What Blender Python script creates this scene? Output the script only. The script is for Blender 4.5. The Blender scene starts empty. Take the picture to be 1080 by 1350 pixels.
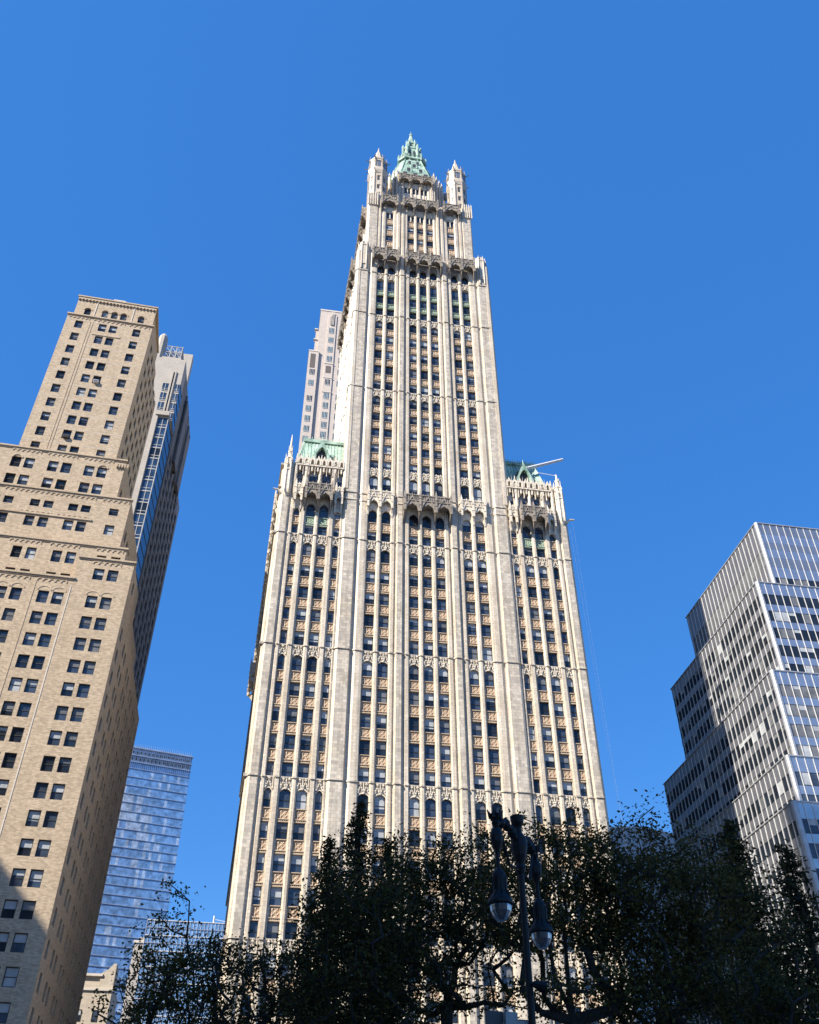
import bpy, math, random
import numpy as np
from mathutils import Vector
SC = bpy.context.scene
COL = SC.collection
R = math.radians
rnd = random.Random(7)

# ------------------------------------------------------------------ camera
CAM = np.array([-20.7, -110.4, 1.7])
YAW, PITCH, ROLL, FPX = R(9.22), R(39.43), R(0.05), 1202.0
_f = np.array([math.sin(YAW)*math.cos(PITCH), math.cos(YAW)*math.cos(PITCH), math.sin(PITCH)])
_r = np.cross(_f, [0, 0, 1]); _r /= np.linalg.norm(_r); _u = np.cross(_r, _f)
_r, _u = math.cos(ROLL)*_r+math.sin(ROLL)*_u, -math.sin(ROLL)*_r+math.cos(ROLL)*_u
cd = bpy.data.cameras.new('camera'); cam = bpy.data.objects.new('camera', cd); COL.objects.link(cam)
from mathutils import Matrix
cam.matrix_world = Matrix(((_r[0], _u[0], -_f[0], CAM[0]), (_r[1], _u[1], -_f[1], CAM[1]), (_r[2], _u[2], -_f[2], CAM[2]), (0, 0, 0, 1)))
cd.sensor_fit = 'HORIZONTAL'; cd.sensor_width = 36; cd.lens = FPX/1080*36
cd.clip_start = 0.1; cd.clip_end = 20000
SC.camera = cam
def proj(P):
    d = np.asarray(P, float)-CAM; z = d@_f; z = np.where(z < .01, .01, z)
    return 540+FPX*(d@_r)/z, 675-FPX*(d@_u)/z
def at(px, py, D):          # point seen at a picture position, D metres away over the ground
    d = _f+_r*(px-540)/FPX-_u*(py-675)/FPX
    return CAM+d*(D/math.hypot(d[0], d[1]))
# ------------------------------------------------------------------ light
SUN_A, SUN_E = R(57.8), R(41)
w = bpy.data.worlds.new('World'); SC.world = w; w.use_nodes = True
nt = w.node_tree; bg = nt.nodes['Background']
sky = nt.nodes.new('ShaderNodeTexSky'); sky.sky_type = 'NISHITA'; sky.sun_disc = False
sky.sun_elevation = SUN_E; sky.sun_rotation = math.atan2(-math.sin(SUN_A), -math.cos(SUN_A)) % (2*math.pi)
sky.altitude = 0; sky.air_density = 1.0; sky.dust_density = 0.25; sky.ozone_density = 3.0
hs = nt.nodes.new('ShaderNodeHueSaturation'); hs.inputs['Saturation'].default_value = 1.3; hs.inputs['Value'].default_value = 1.35
nt.links.new(sky.outputs[0], hs.inputs['Color']); mx = nt.nodes.new('ShaderNodeMix'); mx.data_type = 'RGBA'; mx.inputs[0].default_value = .62; mx.inputs[7].default_value = (.235, 1.13, 3.7, 1)
nt.links.new(hs.outputs[0], mx.inputs[6]); nt.links.new(mx.outputs[2], bg.inputs[0])
bg.inputs[1].default_value = 0.10
sd = bpy.data.lights.new('sun', 'SUN'); sd.energy = 5.0; sd.angle = R(0.53); sd.color = (1, .92, .80)
sun = bpy.data.objects.new('sun', sd); COL.objects.link(sun)
sun.rotation_euler = Vector((math.sin(SUN_A)*math.cos(SUN_E), math.cos(SUN_A)*math.cos(SUN_E), -math.sin(SUN_E))).to_track_quat('-Z', 'Y').to_euler()
sun.location = (-80, -160, 200)
SC.view_settings.view_transform = 'Standard'; SC.view_settings.look = 'None'
SC.view_settings.exposure = 0.98; SC.view_settings.gamma = 1
SC.cycles.max_bounces = 6; SC.cycles.transparent_max_bounces = 6
SC.cycles.sample_clamp_indirect = 4

# ------------------------------------------------------------------ materials
def nodes(name):
    m = bpy.data.materials.new(name); m.use_nodes = True
    t = m.node_tree; return m, t, t.nodes['Principled BSDF']
def N(t, typ, **k):
    n = t.nodes.new(typ)
    for a, b in k.items(): setattr(n, a, b)
    return n
def ramp(t, fac, a, b, p0=0., p1=1.):
    r = N(t, 'ShaderNodeValToRGB'); r.color_ramp.elements[0].color = (*a, 1); r.color_ramp.elements[1].color = (*b, 1)
    r.color_ramp.elements[0].position = p0; r.color_ramp.elements[1].position = p1
    t.links.new(fac, r.inputs[0]); return r.outputs[0]
def noise(t, vec, scale, detail=4, rough=.6):
    n = N(t, 'ShaderNodeTexNoise'); n.inputs['Scale'].default_value = scale; n.inputs['Detail'].default_value = detail
    n.inputs['Roughness'].default_value = rough; t.links.new(vec, n.inputs['Vector']); return n.outputs[0]
def mix(t, a, b, fac, mode='MIX'):
    n = N(t, 'ShaderNodeMix', data_type='RGBA', blend_type=mode)
    for i, v in ((0, fac), (6, a), (7, b)):
        if hasattr(v, 'links'): t.links.new(v, n.inputs[i])
        else: n.inputs[i].default_value = v if i == 0 else (*v, 1)
    return n.outputs[2]
def masonry(name, c1, c2, mortar, bw, bh, ms=.012, rough=.75, big=.5, bump=.25, stain=(.8, .76, .7), bias=0., streak=.0):
    m, t, b = nodes(name); uv = N(t, 'ShaderNodeUVMap').outputs[0]
    br = N(t, 'ShaderNodeTexBrick'); t.links.new(uv, br.inputs['Vector'])
    br.inputs['Color1'].default_value = (*c1, 1); br.inputs['Color2'].default_value = (*c2, 1); br.inputs['Mortar'].default_value = (*mortar, 1)
    br.inputs['Scale'].default_value = 1; br.inputs['Mortar Size'].default_value = ms; br.inputs['Bias'].default_value = bias
    br.inputs['Brick Width'].default_value = bw; br.inputs['Row Height'].default_value = bh
    g = N(t, 'ShaderNodeNewGeometry').outputs['Position']
    n1 = noise(t, g, .22, 5); n2 = noise(t, g, 2.6, 4)
    c = mix(t, br.outputs[0], ramp(t, n1, stain, (1, 1, 1), .32, .62), big, 'MULTIPLY')
    c = mix(t, c, ramp(t, n2, (.72, .70, .67), (1.08, 1.07, 1.05), .3, .7), .55, 'MULTIPLY')
    if streak:
        mp = N(t, 'ShaderNodeMapping'); mp.inputs['Scale'].default_value = (2.2, .09, 1); t.links.new(uv, mp.inputs[0])
        n3 = noise(t, mp.outputs[0], 1., 4)
        c = mix(t, c, ramp(t, n3, (.62, .58, .53), (1, 1, 1), .35, .6), streak, 'MULTIPLY')
    t.links.new(c, b.inputs['Base Color']); b.inputs['Roughness'].default_value = rough
    if bump:
        bp = N(t, 'ShaderNodeBump'); bp.inputs['Strength'].default_value = bump; bp.inputs['Distance'].default_value = .03
        t.links.new(mix(t, br.outputs[1], n2, .5), bp.inputs['Height']); t.links.new(bp.outputs[0], b.inputs['Normal'])
    return m
def plain(name, c, rough=.6, var=.25, scale=1.5, metal=0., c2=None, bump=0., spec=.5):
    m, t, b = nodes(name); g = N(t, 'ShaderNodeNewGeometry').outputs['Position']
    n1 = noise(t, g, scale, 5)
    lo = tuple(x*(1-var) for x in c) if c2 is None else c2
    t.links.new(ramp(t, n1, lo, tuple(min(1, x*(1+var*.4)) for x in c), .33, .67), b.inputs['Base Color'])
    b.inputs['Roughness'].default_value = rough; b.inputs['Metallic'].default_value = metal
    b.inputs['Specular IOR Level'].default_value = spec
    if bump:
        bp = N(t, 'ShaderNodeBump'); bp.inputs['Strength'].default_value = bump; bp.inputs['Distance'].default_value = .1
        t.links.new(noise(t, g, scale*4, 3), bp.inputs['Height']); t.links.new(bp.outputs[0], b.inputs['Normal'])
    return m
def glass(name, c, rough=.04, ior=1.6, wav=.02, wscale=.35, coat=0.):
    m, t, b = nodes(name); g = N(t, 'ShaderNodeNewGeometry').outputs['Position']
    t.links.new(ramp(t, noise(t, g, .4, 3), tuple(x*.6 for x in c), tuple(x*1.3 for x in c), .35, .65), b.inputs['Base Color'])
    b.inputs['Roughness'].default_value = rough; b.inputs['IOR'].default_value = ior
    bp = N(t, 'ShaderNodeBump'); bp.inputs['Strength'].default_value = wav; bp.inputs['Distance'].default_value = 1
    t.links.new(noise(t, g, wscale, 2), bp.inputs['Height']); t.links.new(bp.outputs[0], b.inputs['Normal'])
    return m
def relief(name, base, tip, sc=4.2):        # moulded ornament of glazed terracotta panels
    m, t, b = nodes(name); uv = N(t, 'ShaderNodeUVMap').outputs[0]
    sep = N(t, 'ShaderNodeSeparateXYZ'); t.links.new(uv, sep.inputs[0])
    def M(op, a, bb=None):
        n = N(t, 'ShaderNodeMath', operation=op)
        for i, v in ((0, a), (1, bb)):
            if v is None: continue
            if hasattr(v, 'links'): t.links.new(v, n.inputs[i])
            else: n.inputs[i].default_value = v
        return n.outputs[0]
    x, y = sep.outputs[0], sep.outputs[1]
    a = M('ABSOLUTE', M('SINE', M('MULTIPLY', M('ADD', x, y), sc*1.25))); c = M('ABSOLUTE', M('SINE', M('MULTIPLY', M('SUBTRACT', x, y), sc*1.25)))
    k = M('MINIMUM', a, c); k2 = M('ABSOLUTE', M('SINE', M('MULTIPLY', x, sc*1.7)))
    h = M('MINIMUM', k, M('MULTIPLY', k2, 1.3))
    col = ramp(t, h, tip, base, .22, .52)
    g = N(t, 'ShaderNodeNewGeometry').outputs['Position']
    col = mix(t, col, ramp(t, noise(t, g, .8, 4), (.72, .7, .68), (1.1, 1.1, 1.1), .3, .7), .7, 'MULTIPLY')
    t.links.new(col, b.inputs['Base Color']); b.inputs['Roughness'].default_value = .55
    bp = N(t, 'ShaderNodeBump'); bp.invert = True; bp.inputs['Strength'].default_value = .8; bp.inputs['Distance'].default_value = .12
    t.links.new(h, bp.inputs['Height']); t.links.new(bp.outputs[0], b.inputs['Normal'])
    return m

CREAM = masonry('cream_terracotta', (.76, .675, .545), (.65, .58, .475), (.40, .35, .29), .62, .46, .014, .5, .65, .3, stain=(.74, .69, .62), streak=.5)
GREY = masonry('mottled_terracotta', (.72, .65, .54), (.46, .42, .365), (.36, .32, .27), .70, .46, .016, .55, .7, .35, streak=.6)
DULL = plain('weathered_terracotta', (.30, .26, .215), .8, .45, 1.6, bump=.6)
ORN = plain('ornament_terracotta', (.74, .655, .525), .6, .35, 3.0, bump=.4)
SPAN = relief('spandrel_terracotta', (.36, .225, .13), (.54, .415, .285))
SHELF = plain('tan_terracotta', (.50, .385, .265), .6, .25, 2.)
COPPER = plain('green_copper', (.40, .53, .44), .6, .4, .7, c2=(.15, .25, .19), bump=.4)
COPPER_P = relief('green_copper_panel', (.14, .20, .13), (.40, .50, .36), 5.)
FRAME = plain('window_frame_bronze', (.035, .035, .03), .45, .2)
GL1 = glass('dark_glass', (.016, .021, .03), .04, 1.5)
GL2 = glass('blue_glass', (.042, .058, .088), .07, 1.6)
BLIND = plain('window_blind', (.40, .42, .43), .35, .25, .9, spec=.6)
BLIND2 = plain('window_curtain', (.15, .155, .16), .3, .4, .7, spec=.6)
WM = [FRAME, GL1, BLIND, GL2, BLIND2]
BRICK = masonry('tan_brick', (.63, .50, .35), (.42, .325, .222), (.50, .41, .31), .46, .15, .012, .85, .45, .4, stain=(.80, .78, .75), streak=.22)
BRICKTRIM = masonry('brick_trim', (.58, .465, .335), (.47, .37, .26), (.40, .33, .25), .5, .16, .01, .85, .5, .3)
LSTONE = plain('pale_limestone', (.62, .56, .48), .8, .12, .3)
PINKST = masonry('pink_limestone', (.60, .525, .47), (.55, .48, .43), (.48, .42, .37), 1.4, .7, .01, .8, .25, .1)
GSTONE = masonry('grey_stone', (.46, .42, .37), (.42, .385, .34), (.36, .33, .3), 1.6, .8, .01, .8, .25, .1)
BLOCKER_DARK = plain('blocker_dark', (.045, .042, .042), .9, .2, .5)  # near-black, used only on the added blocker
SHADE_STONE = plain('shade_darkened_stone', (.185, .18, .175), .8, .2, .5)  # darker copy of the grey stone, shade painted in for the north face
WHITEM = plain('white_metal', (.66, .66, .65), .4, .12, .8)
FINM = plain('fin_aluminium', (.50, .50, .50), .4, .2, .8, metal=.5)
FINW = plain('white_fin', (.58, .58, .57), .5, .15, .8)
DULLM = plain('painted_mullion', (.40, .40, .385), .5, .2, .8)
BAYGL = glass('bay_glass', (.03, .06, .12), .05, 1.6)
PANEL = plain('grey_metal_panel', (.56, .55, .555), .36, .14, .35, metal=.86)
PANEL2 = plain('grey_louvre_panel', (.38, .38, .39), .40, .14, .35, metal=.80)
STEEL = plain('brushed_steel', (.5, .53, .58), .3, .15, .3, metal=.6)
SKYGL = glass('tower_glass', (.14, .27, .50), .06, 2.1, .05, .05)
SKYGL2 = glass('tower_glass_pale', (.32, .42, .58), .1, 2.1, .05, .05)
DARKMETAL = plain('dark_metal', (.05, .05, .055), .5, .2)
BLACKP = plain('black_paint', (.004, .004, .005), .5, .3, 4., spec=.3)
def lens_mat():
    m, t, b = nodes('lamp_lens'); b.inputs['Base Color'].default_value = (.10, .11, .125, 1); b.inputs['Roughness'].default_value = .3
    b.inputs['Transmission Weight'].default_value = .55; b.inputs['IOR'].default_value = 1.45; return m
LENS = lens_mat()
def leafmat(name, a, bcol):
    m, t, b = nodes(name); oi = N(t, 'ShaderNodeNewGeometry')
    c = ramp(t, oi.outputs['Random Per Island'], a, bcol, .1, .95); t.links.new(c, b.inputs['Base Color']); b.inputs['Roughness'].default_value = .75; b.inputs['Specular IOR Level'].default_value = .15
    tr = N(t, 'ShaderNodeBsdfTranslucent'); t.links.new(c, tr.inputs[0]); ms = N(t, 'ShaderNodeMixShader'); ms.inputs[0].default_value = .3
    out = t.nodes['Material Output']; t.links.new(b.outputs[0], ms.inputs[1]); t.links.new(tr.outputs[0], ms.inputs[2]); t.links.new(ms.outputs[0], out.inputs[0])
    return m
LEAF1 = leafmat('broad_leaf', (.040, .042, .013), (.17, .13, .038))
LEAF2 = leafmat('dark_leaf', (.030, .032, .011), (.12, .095, .028))
NEEDLE = leafmat('needle_leaf', (.022, .026, .012), (.075, .07, .026))
BARK = plain('bark', (.045, .037, .03), .9, .4, 6., bump=.6)

# ------------------------------------------------------------------ mesh helpers
class Fr:                                   # a wall plane: u along it, z up, w out of it
    def __init__(s, A, B):
        s.o = np.array([A[0], A[1]], float); d = np.array([B[0]-A[0], B[1]-A[1]], float); s.len = np.linalg.norm(d)
        s.d = d/s.len; s.n = np.array([s.d[1], -s.d[0]])
    def p(s, u, z, w):
        q = s.o+s.d*u+s.n*w; return (q[0], q[1], z)
class MB:
    def __init__(s): s.v = []; s.f = []; s.m = []; s.uv = []
    def face(s, pts, uvs, m=0):
        b = len(s.v); s.v += pts; s.f.append(tuple(range(b, b+len(pts)))); s.m.append(m); s.uv += uvs
    def box(s, fr, u0, u1, z0, z1, w0, w1, m=0, loc=False, back=False):
        P = fr.p; a, c = (u0, z0) if loc else (0, 0)
        q = lambda pts, f: s.face([P(*x) for x in pts], [f(x) for x in pts], m)
        q([(u0, z0, w1), (u1, z0, w1), (u1, z1, w1), (u0, z1, w1)], lambda x: (x[0]-a, x[1]-c))
        q([(u0, z0, w0), (u0, z0, w1), (u0, z1, w1), (u0, z1, w0)], lambda x: (x[2], x[1]-c))
        q([(u1, z0, w1), (u1, z0, w0), (u1, z1, w0), (u1, z1, w1)], lambda x: (x[2]+.3, x[1]-c))
        q([(u0, z1, w1), (u1, z1, w1), (u1, z1, w0), (u0, z1, w0)], lambda x: (x[0]-a, x[2]))
        q([(u0, z0, w0), (u1, z0, w0), (u1, z0, w1), (u0, z0, w1)], lambda x: (x[0]-a, x[2]))
        if back: q([(u1, z0, w0), (u0, z0, w0), (u0, z1, w0), (u1, z1, w0)], lambda x: (x[0]-a, x[1]-c))
    def prism(s, fr, poly, w0, w1, m=0):    # outline in (u, z), extruded along w
        P = fr.p; n = len(poly)
        s.face([P(u, z, w1) for u, z in poly], [tuple(p) for p in poly], m)
        s.face([P(u, z, w0) for u, z in poly[::-1]], [tuple(p) for p in poly[::-1]], m)
        for i in range(n):
            a, b = poly[i], poly[(i+1) % n]; L = math.hypot(b[0]-a[0], b[1]-a[1])
            s.face([P(a[0], a[1], w0), P(b[0], b[1], w0), P(b[0], b[1], w1), P(a[0], a[1], w1)], [(0, w0), (L, w0), (L, w1), (0, w1)], m)
    def wprism(s, fr, poly, u0, u1, m=0):   # outline in (w, z), extruded along u
        P = fr.p; n = len(poly)
        s.face([P(u0, z, w) for w, z in poly], [tuple(p) for p in poly], m)
        s.face([P(u1, z, w) for w, z in poly[::-1]], [tuple(p) for p in poly[::-1]], m)
        for i in range(n):
            a, b = poly[i], poly[(i+1) % n]; L = math.hypot(b[0]-a[0], b[1]-a[1])
            s.face([P(u0, a[1], a[0]), P(u1, a[1], a[0]), P(u1, b[1], b[0]), P(u0, b[1], b[0])], [(u0, a[1]), (u1, a[1]), (u1, b[1]), (u0, b[1])], m)
    def plan(s, fr, poly, z0, z1, m=0, mf=None, top=None, cap=True):   # outline in (u, w), extruded up (top: other outline at z1)
        P = fr.p; n = len(poly); top = top or poly; L = 0; wm = max(p[1] for p in poly)
        for i in range(n):
            a, b = poly[i], poly[(i+1) % n]; a2, b2 = top[i], top[(i+1) % n]; l = math.hypot(b[0]-a[0], b[1]-a[1])
            mm = mf if (mf is not None and a[1] > wm-.02 and b[1] > wm-.02) else m
            s.face([P(a[0], z0, a[1]), P(b[0], z0, b[1]), P(b2[0], z1, b2[1]), P(a2[0], z1, a2[1])], [(a[0]+L*.01, z0), (a[0]+L*.01+l, z0), (a[0]+L*.01+l, z1), (a[0]+L*.01, z1)], mm)
            L += l
        if cap:
            s.face([P(u, z1, q) for u, q in top], [tuple(p) for p in top], m)
            s.face([P(u, z0, q) for u, q in poly[::-1]], [tuple(p) for p in poly[::-1]], m)
    def lathe(s, c, prof, n=8, m=0, ph=0., axis=None):   # prof: (radius, z)
        ring = [[(c[0]+r*math.cos(ph+2*math.pi*i/n), c[1]+r*math.sin(ph+2*math.pi*i/n), c[2]+z) for i in range(n)] for r, z in prof]
        for k in range(len(prof)-1):
            for i in range(n):
                j = (i+1) % n; l0 = 2*math.pi*prof[k][0]/n
                s.face([ring[k][i], ring[k][j], ring[k+1][j], ring[k+1][i]], [(i*l0, prof[k][1]), (i*l0+l0, prof[k][1]), (i*l0+l0, prof[k+1][1]), (i*l0, prof[k+1][1])], m)
        s.face(ring[-1], [(0, 0)]*n, m); s.face(ring[0][::-1], [(0, 0)]*n, m)
    def tube(s, pts, rad, n=6, m=0):
        pts = [np.array(p, float) for p in pts]; rings = []
        for i, p in enumerate(pts):
            t = pts[min(i+1, len(pts)-1)]-pts[max(i-1, 0)]; t /= (np.linalg.norm(t)+1e-9)
            a = np.cross(t, [0, 0, 1.]) if abs(t[2]) < .95 else np.cross(t, [1., 0, 0]); a /= np.linalg.norm(a); b = np.cross(t, a)
            r = rad[i] if hasattr(rad, '__len__') else rad
            rings.append([tuple(p+r*(math.cos(2*math.pi*k/n)*a+math.sin(2*math.pi*k/n)*b)) for k in range(n)])
        for i in range(len(rings)-1):
            for k in range(n):
                j = (k+1) % n; s.face([rings[i][k], rings[i][j], rings[i+1][j], rings[i+1][k]], [(0, 0)]*4, m)
        s.face(rings[-1], [(0, 0)]*n, m); s.face(rings[0][::-1], [(0, 0)]*n, m)
    def add(s, o):
        b = len(s.v); s.v += o.v; s.f += [tuple(i+b for i in f) for f in o.f]; s.m += o.m; s.uv += o.uv
    def size(s):
        P = np.array(s.v); lo, hi = P.min(0), P.max(0)
        cs = np.array([[a, b, c] for a in (lo[0], hi[0]) for b in (lo[1], hi[1]) for c in (lo[2], hi[2])])
        u, v = proj(cs); x, y = u.mean(), v.mean()
        A = (np.clip(u, 0, 1080).max()-np.clip(u, 0, 1080).min())*(np.clip(v, 0, 1350).max()-np.clip(v, 0, 1350).min())
        if y > 1140 and x > 120: A *= .25
        return A
    def build(s, name, mats, parent=None, org=(0, 0, 0), smooth=False):
        me = bpy.data.meshes.new(name); V = np.array(s.v, float)-np.array(org)
        me.from_pydata(V.tolist(), [], s.f)
        for mt in mats: me.materials.append(mt)
        me.polygons.foreach_set('material_index', s.m)
        ul = me.uv_layers.new(name='UVMap'); ul.data.foreach_set('uv', np.array(s.uv, float).ravel())
        if smooth: me.polygons.foreach_set('use_smooth', [True]*len(s.f))
        me.update(); o = bpy.data.objects.new(name, me); COL.objects.link(o)
        if parent is not None: o.parent = parent
        return o
def tag(o, label=None, cat=None, group=None, kind=None):
    if label: o['label'] = label
    if cat: o['category'] = cat
    if group: o['group'] = group
    if kind: o['kind'] = kind
    return o
class Thing:
    def __init__(s, name, label, cat, loc, group=None):
        s.o = bpy.data.objects.new(name, None); COL.objects.link(s.o); s.o.location = loc; s.o.empty_display_size = 1
        s.org = tuple(loc); tag(s.o, label, cat, group); s.items = {}
    def add(s, kind, mb, mats, subs=(), label=None, smooth=False): s.items.setdefault(kind, []).append((mb, mats, subs, label, smooth))
    def finish(s, cap=100):
        for kind, L in s.items.items():
            rest = []
            if len(L) > cap:
                L = sorted(L, key=lambda t: -t[0].size()); rest = L[cap:]; L = L[:cap]
            for mb, mats, subs, label, sm in L:
                o = mb.build(kind, mats, s.o, s.org, sm)
                if label: o['label'] = label
                for sn, smb, smats in subs: smb.build(sn, smats, o, s.org)
            if rest:
                big = MB(); mats = []
                def put(b_, ml):
                    for q in ml:
                        if q not in mats: mats.append(q)
                    b_.m = [mats.index(ml[i]) for i in b_.m]; big.add(b_)
                for mb, mt, subs, _, _ in rest:
                    put(mb, mt)
                    for sn, smb, sm2 in subs: put(smb, sm2)
                tag(big.build(kind, mats, s.o, s.org), kind='stuff')

def window(T, fr, uc, wd, z0, z1, wg=-.45, blind=None, glassm=None, rail=True, fw=.08, vert=0, mats=WM, kind='window', tilt=True):
    f = MB(); h = wd/2
    f.box(fr, uc-h, uc-h+fw, z0, z1, wg-.05, wg+.09); f.box(fr, uc+h-fw, uc+h, z0, z1, wg-.05, wg+.09)
    f.box(fr, uc-h+fw, uc+h-fw, z1-fw, z1, wg-.05, wg+.09); f.box(fr, uc-h+fw, uc+h-fw, z0, z0+fw, wg-.05, wg+.09)
    zm = z0+(z1-z0)*.5
    if rail: f.box(fr, uc-h+fw, uc+h-fw, zm-.04, zm+.04, wg-.05, wg+.06)
    for k in range(vert):
        x = uc-h+wd*(k+1)/(vert+1); f.box(fr, x-.03, x+.03, z0+fw, z1-fw, wg-.05, wg+.055)
    p = MB(); a = (rnd.uniform(-.02, .02), rnd.uniform(-.02, .02)) if tilt else (0, 0)
    gm = glassm if glassm is not None else (3 if rnd.random() < .55 else 1)
    b = blind if blind is not None else (rnd.choice([0, 0, .25, .35, .45, .5, .5, .5, .55, .62, 1.]) if rnd.random() < .88 else 0)
    def q(za, zb, m):
        k = lambda z: (z-z0)/(z1-z0)
        p.face([fr.p(uc-h+.02, za, wg+a[0]*(1-k(za))), fr.p(uc+h-.02, za, wg+a[1]*(1-k(za))), fr.p(uc+h-.02, zb, wg+a[1]*(1-k(zb))), fr.p(uc-h+.02, zb, wg+a[0]*(1-k(zb)))], [(0, 0)]*4, m)
    zs = z1-(z1-z0)*b
    if b < 1: q(z0+.02, zs, gm)
    if b > 0: q(zs, z1-.02, 2 if rnd.random() < .62 else 4)
    T.add(kind, f, mats, [('pane', p, mats)])

# ================================================================== ground (below the picture)
def sheet(name, x0, x1, y0, y1, z, m):
    b = MB(); b.face([(x0, y0, z), (x1, y0, z), (x1, y1, z), (x0, y1, z)], [(x0, y0), (x1, y0), (x1, y1), (x0, y1)])
    return tag(b.build(name, [m]), kind='structure')
ASPH = plain('asphalt', (.05, .05, .052), .9, .3, 2., bump=.3); PAVE = masonry('paving', (.30, .29, .27), (.25, .24, .23), (.12, .12, .12), .9, .9, .02, .85)
sheet('ground', -6000, 6000, -6000, 6000, 0, plain('city_ground', (.06, .058, .055), .9, .3, .05))
sheet('road', -400, 400, -26, -7, .004, ASPH)
b = MB(); b.box(Fr((-400, -3), (400, -3)), 0, 800, 0, .14, -2.5, 4, 0); tag(b.build('pavement', [PAVE]), kind='structure')
b = MB(); b.box(Fr((-120, -26), (120, -26)), 0, 240, 0, .14, -0, 120, 0); tag(b.build('park_pavement', [PAVE]), kind='structure')

# ================================================================== the cream terracotta skyscraper
WW = Thing('gothic_skyscraper', 'tall cream terracotta skyscraper with gothic ornament and green copper spire in the middle', 'skyscraper', (0, 20, 0))
F = Fr((0, 0), (1, 0))
SOUTH = Fr((-14.15, 26), (-13.42, 0)); SC_ = 13.0
BASE_S = Fr((-25.0, 55), (-23.18, 0)); BASE_N = Fr((23.18, 0), (25.0, 55))
NORTH = Fr((13.42, 0), (14.15, 26))
core = MB()
core.plan(F, [(-22.9, -.62), (22.9, -.62), (24.7, -55), (-24.7, -55)], 0, 102, 0)
WW.add('wall', core, [CREAM])
core = MB(); core.plan(F, [(-13.1, -.62), (13.1, -.62), (13.8, -26), (-13.8, -26)], 102, 162.5, 0); WW.add('tower_wall', core, [CREAM])
MSC = [CREAM, GREY]
def mir(poly, s, c): return [(c+s*u, w) for u, w in (poly if s > 0 else poly[::-1])]
PIER_CORNER = [(9.36, -.63), (9.36, -.12), (9.5, .08), (9.85, .14), (10.5, .14), (10.85, -.12), (11.1, -.12), (11.32, .30), (12.95, .30), (13.15, .2), (13.4, -.1), (13.4, -.63)]
PIER_INNER = [(2.80, -.63), (2.80, -.12), (2.95, .08), (3.4, .08), (3.55, -.14), (3.72, -.14), (3.95, .34), (4.7, .34), (4.93, -.14), (5.08, -.14), (5.2, .08), (5.6, .08), (5.76, -.12), (5.76, -.63)]
MULL = lambda c, h: [(c-h, -.63), (c-h, -.16), (c-h*.72, -.02), (c-h*.45, .1), (c+h*.45, .1), (c+h*.72, -.02), (c+h, -.16), (c+h, -.63)]
WMULL = lambda c, h: [(c-h, -.63), (c-h, -.2), (c-h*.55, -.18), (c-h*.5, .1), (c+h*.5, .1), (c+h*.55, -.18), (c+h, -.2), (c+h, -.63)]
WING_CORNER = [(20.98, -.63), (20.98, -.12), (21.1, .05), (21.45, .05), (21.6, -.15), (21.8, -.15), (21.95, .22), (22.9, .22), (23.15, 0), (23.15, -.63)]
WING_SUB = [(13.42, -.63), (13.42, .0), (13.62, .0), (13.7, -.15), (13.7, -.63)]
CB = [(-2.08, 1.38), (0, 1.38), (2.08, 1.38)]
LB = [(6.5, 1.4), (8.63, 1.4)]
WB = [(14.15, .9), (16.3, 1.38), (18.35, 1.38), (20.5, .9)]
def beltpoly(poly, e=.13):
    us = [p[0] for p in poly]; c = (min(us)+max(us))/2; h = (max(us)-min(us))/2
    return [(c+(u-c)*(h+.07)/h, (w+e if w > -.5 else w)) for u, w in poly]
def pier(fr, poly, z0, z1, kind='pier', core=True):
    m = MB(); m.plan(fr, poly, z0, z1, 0, 1 if core else None); WW.add(kind, m, MSC)
def tracery(fr, uc, wd, zt, h=1.75, rise=.42, mats=None, n=2):
    m = MB(); a = wd/2+.04; zb = zt-h; sp = zb-.12
    arc = [(uc+a-.02-(2*a-.04)*i/10, sp+rise*(1-(abs(i-5)/5)**2.2)) for i in range(11)]
    m.prism(fr, [(uc-a, sp), (uc-a, zt), (uc+a, zt), (uc+a, sp)]+arc, -.62, -.3, 0)
    for i in range(10):                                     # raised arch moulding
        p, q = arc[i], arc[i+1]; m.prism(fr, [p, (p[0], p[1]+.16), (q[0], q[1]+.16), q], -.3, -.14, 0)
    z1 = zb+rise+.1
    for k in range(n):                                      # ogee gables with crockets and finials
        c = uc-a+2*a*(k+.5)/n; s = a/n
        for sg in (-1, 1):
            m.prism(fr, [(c+sg*s*.95, z1-.18), (c+sg*s*.62, z1+.16), (c+sg*s*.2, zt-.62), (c, zt-.3), (c, zt-.48), (c+sg*s*.32, z1+.12), (c+sg*s*.78, z1-.26)][::sg], -.3, -.06, 0)
            m.box(fr, c+sg*s*.62-.07, c+sg*s*.62+.07, z1+.1, z1+.3, -.3, .0)
            m.box(fr, c+sg*s*.3-.06, c+sg*s*.3+.06, zt-.85, zt-.66, -.3, .0)
        m.box(fr, c-.055, c+.055, zt-.5, zt-.02, -.3, -.02); m.box(fr, c-.16, c+.16, zt-.34, zt-.2, -.3, .03)
    for k in range(n+1):
        c = uc-a+2*a*k/n; m.box(fr, c-.06, c+.06, z1-.3, zt-.1, -.3, -.05)
    WW.add('tracery_panel', m, [mats or ORN])
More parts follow.
